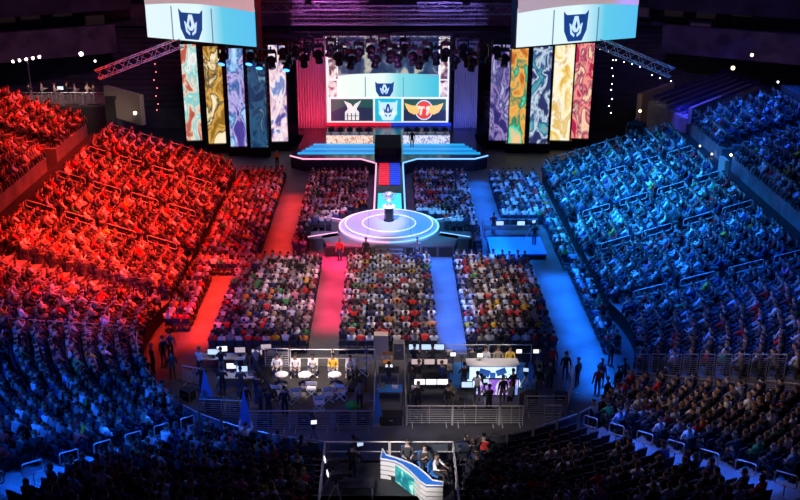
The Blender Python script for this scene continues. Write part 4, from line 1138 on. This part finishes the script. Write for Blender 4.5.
# -------- camera stage on the blue side of the floor
pf = empty('camera_stage', (9.3, 69.8, 0)); tag(pf, 'low camera stage with a blue deck among the floor seats, blue side', 'platform')
q = MB(); q.box((0,-1.2,.4), (4.0,3.6,.1)); q.build('deck', 'blue_cloth', pf); q = MB(); q.box((0,-1.2,.175), (3.9,3.5,.35)); q.build('skirt', 'soft_black', pf)
table((9.3, 71.6, 0), 4.2, .8, 'long table with equipment behind the blue camera stage'); 
barrier((7.2,72.6,0), (11.4,72.6,0), 'rail behind the long table at the blue camera stage', None, style='rail')
monitor((8.4,71.6,.74), 0, 'small monitor on the long table, nearer the aisle', 'monitor_pale'); monitor((10.0,71.6,.74), 0, 'small monitor on the long table, outer one', 'monitor_pale')
tripod_camera((10.4, 69.2, .45), 30, 'broadcast camera on the blue camera stage'); crew((10.6, 68.5, .45), 20, 'work', True, 'camera operator on the blue camera stage', 'black'); crew((8.0, 72.2, 0), 0, 'work', True, 'crew member behind the long table at the blue camera stage', 'maroon')

# ------------------------------------------------------------------ presenters' box above the rim
BZ = 2.5
bx_ = empty('presenter_box', (0, 33.5, 0)); tag(bx_, 'raised black platform of the presenters at the front edge, with blue side walls', 'platform')
q = MB(); q.box((0, 0, BZ-.1), (5.5, 6.2, .2)); q.build('deck', 'soft_black', bx_)
for s in (-1, 1):
    q = MB(); q.box((s*2.72, 0, BZ/2+.1), (.08, 6.2, BZ-.2)); q.build('side_wall', 'blue_cloth', bx_)
q = MB()
for x in (-2.5, 0, 2.5):
    for y in (-2.8, 2.8): q.bar((x, y, 0), (x, y, BZ-.2), .06)
q.build('scaffold', 'steel', bx_)
for (a, b_, lab) in (((-2.7,36.55,BZ),(0,36.55,BZ),'back rail of the presenters box, half away from the desk'),((0.05,36.55,BZ),(2.7,36.55,BZ),'back rail of the presenters box, half behind the presenters'),
                     ((-2.7,30.5,BZ),(-2.7,36.5,BZ),'side rail of the presenters box, camera side'),((2.7,30.5,BZ),(2.7,36.5,BZ),'side rail of the presenters box, desk side')):
    barrier(a, b_, lab, None, h=1.05, style='rail', m_='pale_steel', name='guard_railing', r=.026)
F_ = [(380.5,459),(388,460),(395,461.5),(402,465),(408,469.5),(414,475),(420,481.5),(426,485.5),(443,486)]
B_ = [(443,482),(433,480.5),(426,474),(419,468),(412,464),(403,460.5),(396,458),(386,455),(382.5,449)]
DZ = BZ+.95
fr = [at(x, y, Z=DZ) for x, y in F_]; bk = [at(x, y, Z=DZ) for x, y in B_]
dk = empty('presenter_desk', (fr[4].x, fr[4].y, BZ)); tag(dk, 'curved white striped desk with a blue top and a teal front screen', 'desk')
def rel(p, z): return (p.x-fr[4].x, p.y-fr[4].y, z)
em('desk_blue', (.01,.16,.75), .55)
out = [(p.x-fr[4].x, p.y-fr[4].y) for p in fr+bk]
q = MB(); q.prism(out, .90, .95); q.build('desk_top', 'blue_top', dk) if 'blue_top' in MATS else q.build('desk_top', mat('blue_top', (.02,.2,.8), .45), dk)
q = MB(); q.path([Vector(rel(p, .96)) for p in fr+bk+[fr[0]]], .035, 5); q.build('pale_edge', 'white_plastic', dk)
for i in range(4):
    q = MB(); z0, z1 = .02+.22*i, .02+.22*i+.155
    for a, b_ in zip(fr, fr[1:]):
        q.quad(rel(a, z0), rel(b_, z0), rel(b_, z1), rel(a, z1)); 
        d_ = (b_-a).normalized(); nn = Vector((d_.y, -d_.x, 0))*-.03
        q.quad(tuple(Vector(rel(b_, z0))+nn), tuple(Vector(rel(a, z0))+nn), tuple(Vector(rel(a, z1))+nn), tuple(Vector(rel(b_, z1))+nn))
    q.build('front_stripe', 'white_plastic', dk)
q = MB()
for a, b_ in zip(fr, fr[1:]):
    d_ = (b_-a).normalized(); nn = Vector((d_.y, -d_.x, 0))*-.06
    q.quad(tuple(Vector(rel(a, 0))+nn), tuple(Vector(rel(b_, 0))+nn), tuple(Vector(rel(b_, .9))+nn), tuple(Vector(rel(a, .9))+nn))
    q.quad(tuple(Vector(rel(b_, 0))+nn*1.5), tuple(Vector(rel(a, 0))+nn*1.5), tuple(Vector(rel(a, .9))+nn*1.5), tuple(Vector(rel(b_, .9))+nn*1.5))
q.build('front_core', mat('grey_core', (.35,.33,.38), .6), dk)
a, b_ = fr[2].lerp(fr[3], .3), fr[5].lerp(fr[6], .2); d_ = (b_-a).normalized(); nn = Vector((d_.y, -d_.x, 0))*.10
screen_mat('teal_picture', [(0,(.0,.06,.10)),(.45,(.01,.22,.28)),(.56,(.05,.55,.5)),(.64,(.6,1,.75)),(.8,(.1,.5,.5))], (2.2,2.2,2.2), .8, 1.1)
q = MB(); 
P4 = [Vector(rel(a, .1))+nn, Vector(rel(b_, .1))+nn, Vector(rel(b_, .85))+nn, Vector(rel(a, .85))+nn]
q.quad(*P4); q.quad(*[p-nn*.3 for p in P4[::-1]])
for i in range(4): j = (i+1) % 4; q.quad(P4[j], P4[i], P4[i]-nn*.3, P4[j]-nn*.3)
q.build('front_screen', 'teal_picture', dk)
for px, py, t, ps, lab in ((407,452,'charcoal','desk','presenter in a dark suit, farthest of the three at the curved desk'),(424,457,'charcoal','clap','presenter in a brown-grey suit in the middle at the curved desk'),(436,466,'white','desk','presenter in a white top, nearest of the three at the curved desk')):
    p = at(px, py, Z=BZ+1.0)
    crew((p.x, p.y, BZ+.22), 180+{407:5,424:10,436:60}[px], ps, False, lab, t, pants=(.03,.03,.04))
    ch = empty('office_chair', (p.x, p.y+.03, BZ+.22), R(180+{407:5,424:10,436:60}[px])); tag(ch, 'blue swivel chair under the '+lab.split(',')[0].replace(' at the curved desk',''), 'chair')
    q = MB(); q.box((0,0,.42), (.46,.44,.07)); q.build('seat', 'blue_cloth', ch); q = MB(); q.box((0,-.26,.72), (.42,.05,.4)); q.build('backrest', 'blue_cloth', ch)
    q = MB(); q.bar((0,0,.05), (0,0,.4), .03)
    for k in range(5): q.bar((0,0,.06), (.26*math.cos(k*1.257), .26*math.sin(k*1.257), .03), .02)
    q.build('base', 'black', ch)
o = MB().prism([(-.45,36.3),(-.45,35.7),(.9,34.6),(1.6,33.4),(2.6,33.4),(2.6,36.3)], BZ, BZ+.22).build('riser_step', 'soft_black'); tag(o, 'low black step behind the curved desk under the three presenters', 'platform')
for px, py, lab in ((333,463,'camera with a white lit viewfinder in the presenters box, farther one'),(336,477,'camera with a white lit viewfinder in the presenters box, nearer one')):
    p = at(px, py, Z=BZ+1.4); tripod_camera((p.x, p.y, BZ), -75, lab, h=1.4, lit=True)
p = at(357, 447, Z=2.0); tripod_camera((-1.35, 37.6, Z0+.27), 20, 'small camera on a tripod just behind the back rail of the presenters box', h=1.5)
crew((-1.5, 35.2, BZ), -20, 'work', True, 'crew member in black inside the presenters box', 'black')
table((-1.3, 34.0, BZ), 1.4, .7, 'dark low table in the empty half of the presenters box')

# small gear on the tables and cases that fill the pits
def gear(c, size, lab, m_, rz=0):
    o = empty('equipment_box', c, rz); tag(o, lab, 'equipment')
    q = MB(); q.box((0,0,size[2]/2), size); q.build('housing', m_, o)
    q = MB(); q.box((0,-size[1]/2-.01,size[2]*.5), (size[0]*.8,.02,size[2]*.5)); q.build('front_plate', 'steel', o)
gear((-9.9,50.1,.74), (.35,.3,.2), 'small pale box at the outer end of the outer crew desk', 'white_plastic'); gear((-8.95,47.9,.74), (.3,.3,.16), 'pale box at the outer end of the middle crew desk, left pit', 'white_plastic')
gear((-7.4,47.9,.74), (.3,.25,.22), 'grey box at the inner end of the middle crew desk, left pit', 'grey_panel'); gear((-6.6,50.3,.74), (.4,.3,.18), 'tan box on the back crew desk, left pit', 'tan_wall')
gear((1.3,46.3,.74), (.25,.3,.15), 'pale box on the nearest crew desk of the right pit', 'white_plastic'); gear((3.3,48.6,.74), (.3,.3,.25), 'tan box at the outer end of the second crew desk, right pit', 'tan_wall'); gear((3.4,50.4,.74), (.3,.3,.2), 'pale box at the outer end of the back crew desk, right pit', 'white_plastic')
gear((.3,46.4,.74), (.3,.25,.12), 'small pale box on the blue-topped gangway table', 'white_plastic'); gear((-.35,46.5,.74), (.25,.25,.2), 'dark box on the blue-topped gangway table', 'grey_panel')
for i, (x, y, s_) in enumerate(((-10.6,46.6,.5),(-9.0,45.3,.6),(-8.0,45.2,.4),(-4.2,44.1,.5),(-2.3,44.2,.45),(1.5,44.4,.5),(3.6,47.3-1.9,.4),(7.3,46.0,.6),(9.0,46.2,.5),(8.8,50.2,.6))):
    case((x, y, 0), (s_*1.4, s_, s_*1.1), f'dark equipment case on the pit floor, {ORD[i]} from the outer end of the left pit', rz=.3*((i*7)%5-2))
for i, (x, y) in enumerate(((-7.9,46.2),(-6.9,47.9),(-1.2,47.6),(3.8,46.0+.9),(8.4,48.4))):
    o = empty('light_stand', (x, y, 0)); tag(o, f'thin light stand with small lamp head, {ORD[i]} counted inward and on through both pits', 'light stand')
    q = MB()
    for k in range(3): q.bar((.35*math.cos(k*2.09), .35*math.sin(k*2.09), 0), (0,0,.6), .018, 5)
    q.bar((0,0,.5), (0,0,2.3), .02, 5); q.build('tripod', 'soft_black', o); q = MB(); q.bar((0,-.12,2.35), (0,.12,2.3), .12, 8, .08); q.build('lamp_head', 'grey_panel', o)
# ------------------------------------------------------------------ far end and upper parts of the arena
def wbox(name, c, size, m_, rz=0, label=None):
    q = MB(); q.box((0,0,0), size); o = q.build(name, m_, loc=c, rz=rz); return struct(o, label)
mat('wall_dark', (.09,.085,.10), .9, noise=.5, nscale=.3)
mat('suite_wall', (.16,.14,.15), .9, noise=.4, nscale=.6)
wbox('wall_far', (0, 140, 12), (150, .6, 24), 'wall_dark', label='dark far wall of the arena')
# stepped far end
q = MB(); prof = [(106.5,0),(106.5,2.2)]
z = 2.2
for k in range(14): prof.append((107.3+.95*k, z)); z += .42; prof.append((107.3+.95*k, z))
prof += [(125, z), (125, 0)]
for i in range(len(prof)-1):
    (y0, z0), (y1, z1) = prof[i], prof[i+1]; q.quad((-50, y0, z0), (50, y0, z0), (50, y1, z1), (-50, y1, z1))
struct(q.build('terrace', 'dark_concrete'), 'dark empty far stand behind the stage')
wbox('wall_balcony', (0, 126, 9.5), (120, 1.2, 2.6), 'suite_wall', label='balcony front high behind the stage')
for sd, rz in ((-1, R(32)), (1, R(-32))):
    nm = 'left' if sd < 0 else 'right'
    wbox('wall_'+nm, (sd*47, 100, 9.0), (40, 1.0, 3.0), 'suite_wall', rz=rz if sd < 0 else rz, label='slanting balcony front in the dark upper bowl')
    wbox('wall_'+nm, (sd*50, 108, 12.6), (46, 1.0, 3.2), 'wall_dark', rz=rz, label='upper dark wall of the bowl')
    # walls beside the exits next to the stage
    a = at(107, 100, Z=4.2) if sd < 0 else at(671, 97, Z=4.2); b_ = at(143, 118, Z=3.4) if sd < 0 else at(638, 117, Z=3.4)
    mid = (a+b_)/2; L_ = (a-b_).length
    ang = math.atan2(a.y-b_.y, a.x-b_.x)
    wbox('wall_'+nm, (mid.x, mid.y, mid.z+.4), (L_, .5, 3.0), 'tan_wall', rz=ang, label='tan wall beside the exit next to the stage')
    # corner block between exit and stand
    x0 = sd*31
    wbox('wall_'+nm, (sd*29.5, 85.3, 5.2), (6.6, .3, 5.0+0), 'suite_wall', rz=0, label='end wall of the upper stand') if False else None
# suites: dim openings in the slanting walls
mat('suite_glow', (.3,.2,.2), .8, emit=.02)
def suite(px, py, Y, w_, h, rz, lab, col='suite_glow'):
    p = at(px, py, Y=Y); o = empty('suite_box', p, rz); tag(o, lab, 'suite')
    q = MB(); q.box((0,.3,0), (w_,.5,h)); q.build('recess', 'wall_dark', o)
    q = MB(); q.box((0,.02,0), (w_*.86,.05,h*.7)); q.build('window_pane', col, o)
SU = [(5,18,118),(30,15,122),(62,12,124),(95,20,124),(10,52,112),(50,36,116),(88,34,120),(640,12,124),(674,12,124),(706,14,122),(742,12,120),(768,12,116),(792,14,112),(735,38,112),(765,44,108),(790,40,106),(700,28,118)]
for i, (px, py, Y) in enumerate(SU):
    sd = -1 if px < 400 else 1
    suite(px, py, Y, 2.6, 1.5, R(28) if sd < 0 else R(-28), f'dim suite window high in the dark {"red" if sd < 0 else "blue"} side, {ORD[i]} of the row of suites')
# empty seat block of the blue side, upper tier
q = MB(); q.cur = 0; c0 = Vector((26.9, 88.6, 0)); EA = R(50)
def eb(u, v_, z): return (c0.x+u*math.cos(EA)+v_*math.cos(R(116)), c0.y+u*math.sin(EA)+v_*math.sin(R(116)), z)
mat('empty_seat_blue', (.07,.07,.30), .6); mat('tread_grey', (.40,.40,.48), .8)
NB = 6; EZ = 5.2; ER = .10
for k in range(NB):
    z = EZ+ER*k
    q.quad(eb(0, k*.9, z), eb(18, k*.9, z), eb(18, (k+1)*.9, z), eb(0, (k+1)*.9, z))
    q.quad(eb(0, k*.9, z-ER if k else 0), eb(18, k*.9, z-ER if k else 0), eb(18, k*.9, z), eb(0, k*.9, z))
    q.cur = 1; q.quad(eb(0, (k+1)*.9, 0), eb(0, k*.9, 0), eb(0, k*.9, z), eb(0, (k+1)*.9, z)); q.cur = 0
q.quad(eb(18, NB*.9, 0), eb(0, NB*.9, 0), eb(0, NB*.9, z), eb(18, NB*.9, z))
struct(q.build('terrace', ['tread_grey', 'suite_wall']), 'steps of the empty upper block on the blue side')
q = MB()
for k in range(NB):
    z = EZ+ER*k; u = .4
    while u < 17.7:
        x, y, _ = eb(u, k*.9+.55, 0)
        q.box((x, y, z+.42), (.44, .42, .06), rz=EA); xx, yy, _ = eb(u, k*.9+.3, 0); q.box((xx, yy, z+.5), (.44, .06, .35), rz=EA)
        u += .54
o = q.build('empty_seats', 'empty_seat_blue'); tag(o, 'block of empty dark blue seats high beside the hanging screen, blue side', 'seats', kind='stuff')
x, y, _ = eb(3.3, -.3, 0)
wbox('wall_right', (x, y, 5.5), (6.6, .35, 1.5), 'concrete', rz=EA, label='blue-lit parapet between the empty block and the crowd')
# camera deck upper red side
cp = empty('camera_deck', (-29.5, 90.5, 0)); tag(cp, 'dark raised camera deck with a front rail above the red crowd', 'platform')
q = MB(); q.box((0,0,6.3), (8.0,4.0,.3)); q.build('deck', 'soft_black', cp); q = MB(); q.box((0,-1.9,3.1), (8.0,.2,6.2)); q.build('front_skirt', 'black', cp)
q = MB(); q.box((0,0,3.1), (7.8,3.6,6.1)); q.build('base', 'black', cp)
for i in range(4):
    barrier((-33.4+2*i, 88.6, 6.45), (-31.5+2*i, 88.6, 6.45), f'pale rail panel on the front of the high camera deck, {ORD[i]} from its outer end', 'rails of the high camera deck', n=10, name='guard_railing')
for i, (x, y, t) in enumerate(((-32.5,89.5,'black'),(-31.5,90,'grey'),(-30.2,89.6,'khaki'),(-29.3,90.2,'black'),(-28.4,89.6,'grey'),(-27.3,89.8,'khaki'),(-26.6,89.3,'charcoal'))):
    crew((x, y, 6.45), random.uniform(-90,0), 'work', True, f'crew member on the high camera deck in {t}, {ORD[i]} from its outer end', t)
table((-28.6, 90.8, 6.45), 3.0, .7, 'work table on the high camera deck'); monitor((-30.0,90.6,6.45+.74), 0, 'small pale monitor on the high camera deck', 'monitor_pale'); table((-30.4, 90.8, 6.45), 1.0, .7, 'small table under the pale monitor on the high camera deck')
# lit lamp bar above it
lb = empty('lamp_bar', (-33.0, 91.5, 6.45)); tag(lb, 'row of bright white work lamps on a stand above the camera deck', 'work light')
q = MB(); q.bar((0,0,0), (0,0,3.6), .05); q.bar((-1.4,-.3,3.4), (1.2,.3,3.9), .04); q.build('stand', 'steel', lb)
for k in range(5):
    q = MB(); x = -1.3+.6*k; q.ball((x, -.12+.05*k, 3.4+.09*k), .13, 8, 5); q.build('lamp', 'lamp_white', lb)
# lamps
def lamp(px, py, Y, lab, m_='lamp_warm', r=.13, Z=None):
    p = at(px, py, Y=Y) if Z is None else at(px, py, Z=Z)
    o = empty('wall_lamp', p); tag(o, lab, 'lamp')
    q = MB(); q.box((0,.22,0), (r*2.2,.1,r*2.2)); q.build('back_plate', 'black', o); q = MB(); q.bar((0,.2,0), (0,0,0), r*.4); q.build('arm', 'black', o); q = MB(); q.ball((0,0,0), r, 8, 6); q.build('bulb', m_, o)
for px, py, Y, m_, r, lab in ((81,54,96,'lamp_white',.2,'very bright white lamp beside the high camera deck'),(106,8,122,'lamp_warm',.16,'single warm orange lamp high in the dark red side'),
   (14,41,106,'lamp_warm',.1,'small warm lamp at the frame edge, outer of two'),(27,38,108,'lamp_warm',.1,'small warm lamp at the frame edge, inner of two'),(95,61,100,'lamp_white',.10,'small white lamp between the bright lamp and the ladder truss'),
   (135,113,93.0,'lamp_warm',.17,'warm lamp on the tan wall beside the red-side exit'),(640,111,91.5,'lamp_warm',.13,'warm lamp on the tan wall beside the blue-side exit'),
   (665,29,116,'lamp_warm',.2,'warm lamp high over the ladder truss of the blue side'),(694,46,110,'lamp_white',.11,'lower of a pair of white lamps in the dark blue side'),(701,43,110,'lamp_white',.11,'upper of a pair of white lamps in the dark blue side'),
   (733,68,101,'lamp_warm',.2,'warm lamp above the empty blue seats'),(752,55,103,'lamp_warm',.17,'warm lamp beyond the empty seats, near the frame edge'),(778,82,94,'lamp_white',.09,'small white lamp on the parapet over the upper blue crowd'),(797,88,92,'lamp_white',.09,'small white lamp at the frame edge over the upper blue crowd'),
   (44,159,74,'lamp_white',.11,'white lamp at the end of the wall above the red crowd'),(700,146,80,'lamp_white',.07,'small lamp on the walkway wall, blue side, nearest the stage'),(712,154,78,'lamp_white',.07,'small lamp on the walkway wall, blue side, second from the stage'),
   (697,169,77,'lamp_white',.09,'white lamp at the walkway edge over the bright blue crowd'),(731,155,74,'lamp_white',.09,'white lamp above the lit exit of the blue side'),(755,209,68,'lamp_white',.10,'white lamp at the corner of the dark walkway pit'),
   (795,195,68,'lamp_warm',.17,'orange lamp at the frame edge above the blue crowd'),(770,190,70,'lamp_white',.07,'small white lamp on the walkway behind the blue crowd'),(103,131,84,'lamp_white',.05,'tiny lamp beside the red walkway')):
    lamp(px, py, Y, lab, m_, r)
# strings of tiny lights by the ladder trusses
def string(pts, Y, m_, lab):
    o = empty('light_string', at(*pts[0], Y=Y)); tag(o, lab, 'string lights'); b0 = at(*pts[0], Y=Y)
    P_ = [at(x, y, Y=Y)-b0 for x, y in pts]; q = MB(); q.path(P_, .015, 4); q.build('cable', 'black', o)
    for p in P_: q = MB(); q.ball(tuple(p), .06, 6, 4); q.build('bulb', m_, o)
mat('tiny_white', (.9,.95,1), emit=4); mat('tiny_red', (1,.15,.15), emit=3)
string([(600,49),(608,52),(616,60),(624,62),(632,64),(640,67),(652,75),(660,78),(671,81)], 88, 'tiny_white', 'string of tiny white lights hanging along the ladder truss, blue side')
string([(613,60),(612,68),(613,76),(612,84),(611,90),(612,99),(609,106),(611,113)], 92, 'tiny_white', 'string of tiny white lights hanging straight down beside the columns, blue side')
string([(155,64),(156,72),(154,80),(157,88),(156,96),(158,104),(157,110)], 92, 'tiny_red', 'string of tiny red lights hanging beside the columns, red side')
# lit exit and tunnel of the blue side
wbox('wall_right', (24.95, 72.0, 5.0), (.3, 1.4, 2.2), 'tan_wall', label='tan side of the lit exit behind the blue crowd')
# cable in front of the camera side
q = MB(); n = 24
q.path([Vector((-9+18*i/n, 27.0, 6.2-.25*math.sin(pi*i/n))) for i in range(n+1)], .03, 5); o = q.build('black_cable', 'black'); tag(o, 'long black cable stretched level across the bottom of the view', 'cable')
# ------------------------------------------------------------------ light
w = bpy.data.worlds.new('world'); S.world = w; w.use_nodes = True
w.node_tree.nodes['Background'].inputs[0].default_value = (.14, .08, .38, 1); w.node_tree.nodes['Background'].inputs[1].default_value = .035
def spot(loc, to, power, col, ang, blend=.6, size=.5, name='beam'):
    l = bpy.data.lights.new(name, 'SPOT'); l.energy = power; l.color = col; l.spot_size = R(ang); l.spot_blend = blend; l.shadow_soft_size = size
    o = bpy.data.objects.new(name, l); COL.objects.link(o); o.location = loc
    o.rotation_euler = (Vector(to)-Vector(loc)).to_track_quat('-Z', 'Y').to_euler(); return o
def wash(loc, sx, sy, power, col, spread=25, to=None, name='wash', rz=0):
    l = bpy.data.lights.new(name, 'AREA'); l.shape = 'RECTANGLE'; l.size = sx; l.size_y = sy; l.energy = power; l.color = col; l.spread = R(spread)
    o = bpy.data.objects.new(name, l); COL.objects.link(o); o.location = loc
    if to is None: o.rotation_euler = (0, 0, rz)
    else:   # tilt in the x-z plane only, so that the long side stays along y
        d = Vector(to)-Vector(loc); o.rotation_euler = (0, math.atan2(-d.x, -d.z), 0)
    return o
RED = (1, .028, .014); BLUE = (.006, .12, 1); CYAN = (.01, .25, 1); PINK = (1, .01, .10)
# stands
wash((-10, 73, 23), 6, 26, 6500, RED, 50, (-18.5, 73, 2.5))
spot((-3, 64, 24), (-19, 74, 3), 42000, RED, 42, .9)
spot((-3, 70, 24), (-18.5, 61, 3), 24000, RED, 32, .9)
wash((-16, 58, 23), 6, 8, 3500, RED, 45, (-19, 58, 3))
wash((-26, 78, 20), 8, 16, 2600, RED, 50, (-30, 78, 6))
wash((10, 73, 23), 6, 26, 4200, CYAN, 50, (18.5, 73, 2.5))
spot((3, 62, 24), (17, 74, 2.5), 74000, CYAN, 42, .9)
spot((3, 72, 24), (16.5, 60, 2), 24000, (.01,.2,1), 36, 1.0)
wash((12, 55, 23), 6, 16, 1300, BLUE, 55, (19, 55, 3))
wash((26, 78, 20), 8, 16, 1200, BLUE, 50, (30, 78, 6))
spot((16, 84, 22), (32, 96, 5), 75000, (.08, .07, 1), 40)
spot((24, 70, 16), (29.5, 87, 6), 4500, (.01, .16, 1), 24)
spot((23, 90, 9), (25.5, 95.5, 4.5), 130, (1, .8, .6), 60); spot((-23, 90, 9), (-25.5, 95.5, 4.5), 350, (1, .8, .55), 60)
for sd in (-1, 1): spot((sd*20, 84, 24), (sd*44, 108, 9), 6500, (.22, .13, .7) if sd > 0 else (.5, .15, .45), 80)  # added ambient fill: unseen dim spots on the dark upper walls
# near corners
spot((-9, 58, 18), (-15, 40, 3), 5000, BLUE, 52, .8)
spot((-22, 30, 14), (-14, 42, 2), 12000, BLUE, 66, .8)
spot((16, 56, 20), (18, 37, 3), 7000, (.01, .12, 1), 56, .8)
spot((6, 44, 24), (14, 38, 3), 2600, (1, .75, .6), 50, .8)
spot((0, 46, 20), (0, 36, 2), 900, (.35, .35, 1), 60, .8)
for sd, pw in ((-1, 260), (1, 190)):
    wash((sd*11.8, 36.3, 14), 1.2, 11, pw, BLUE, 16, rz=R(-25.7*-sd))
# floor crowd
spot((0, 50, 25), (0, 58.5, 0), 17500, (1, .80, .76), 44, .5)
spot((-2, 70, 22), (-4, 79, 0), 9000, (.9, .25, .5), 40)
spot((4, 70, 22), (6, 79, 0), 12000, (.15, .25, 1), 46)
spot((-6, 64, 22), (-11.5, 76, 0), 7000, (1, .06, .08), 30)
spot((8, 66, 22), (11, 78, 0), 12000, CYAN, 34)
spot((-5, 48, 22), (-8, 58, 0), 6500, (1, .12, .10), 34)
# aisles
def aisle(x, y0, y1, w_, p, col): wash((x, (y0+y1)/2, 12), w_, y1-y0, p, col, 14)
AB = (.006, .16, 1)
aisle(3.85, 52.5, 65, 1.1, 600, AB); aisle(7.9, 66, 86, 1.2, 720, AB); aisle(11.4, 47, 64, 1.6, 950, AB); aisle(5.0, 64.7, 67, 9.0, 650, AB); aisle(9.3, 66.5, 71, 3.6, 100, CYAN)
aisle(-3.6, 55, 67, 1.0, 560, PINK); aisle(-8.0, 66, 82, 1.0, 520, RED); aisle(-11.3, 53, 65, .8, 600, RED); aisle(-4.5, 65.3, 67.5, 5.0, 440, PINK)
# stage, curtains, trusses
spot((-4.5, 62, 22), (-2.4, 71.4, 1.2), 34000, (.75, .5, 1), 20, .4)
spot((5, 62, 22), (2.6, 71.4, 1.2), 34000, (.06, .42, 1), 20, .4)
spot((0, 62, 20), (0, 72, 2), 1500, (1, 1, 1), 8, .4)
spot((-7.4, 95.5, 3), (-8.2, 101.5, 6), 1700, (1, .05, .16), 100); spot((7.4, 95.5, 3), (8.2, 101.5, 6), 900, (.2, .25, 1), 100)
spot((-7, 99.2, 1.6), (-8, 101.4, 1.5), 160, (1, .02, .05), 120); spot((7, 99.2, 1.6), (8, 101.4, 1.5), 160, (.05, .1, 1), 120)
spot((-6, 84, 17), (-5, 94, 13.5), 3200, (.7, .15, .8), 60); spot((5, 84, 17), (5, 94, 13.5), 2800, (.3, .2, 1), 60)
spot((0, 86, 9), (0, 94, 13.5), 900, (.7, .2, .8), 90)
spot((0, 84, 14), (0, 91, 1), 900, (.4, .1, .7), 70)
# production pits
spot((-4.0, 43.5, 13), (-4.2, 48.7, 1.0), 17000, (1, .76, .64), 21, .7, .2)
spot((-5.5, 43, 14), (-8.5, 48.5, .5), 900, (.9, .8, 1), 30)
spot((-3.5, 43, 15), (-4, 46, 0), 450, (1, .6, .5), 34)
spot((5.4, 44.5, 13), (5.6, 49.6, 1), 4200, (1, .85, .75), 18, .7, .2)
spot((2.5, 41.5, 13), (2.4, 48, .5), 1100, (1, .78, .72), 35)
spot((4, 38, 10), (3.5, 44, .8), 800, (1, .78, .62), 50)
spot((8, 40, 14), (8.6, 47.5, 0), 500, (.12, .25, 1), 36)
spot((-6, 38, 12), (-6.5, 44, .5), 420, (.35, .3, 1), 50)
# presenters and high camera deck
spot((-1.5, 27.5, 9), (1.0, 35, 3.4), 5000, (1, .92, .88), 26, .7, .2)
spot((-3.5, 31, 8), (-.8, 36.0, 2.8), 200, (.6, .5, 1), 50)
spot((-29, 83, 13), (-29.5, 89.0, 7), 2600, (1, .8, .7), 50)
spot((6, 34, 13), (18, 43.5, 3), 1700, (1, .7, .55), 40, 1.0)  # added unseen warm spot to bring out the right corner barriers
spot((-6, 36, 13), (-18, 49.5, 3), 5000, (.6, .2, .8), 26, 1.0)  # purple fill spot, unseen, added so the left corner barriers show
spot((-15, 76, 15), (-20, 84.5, 9), 1500, (.25, .25, 1), 46)  # unseen blue fill added for the ladder truss of the red side
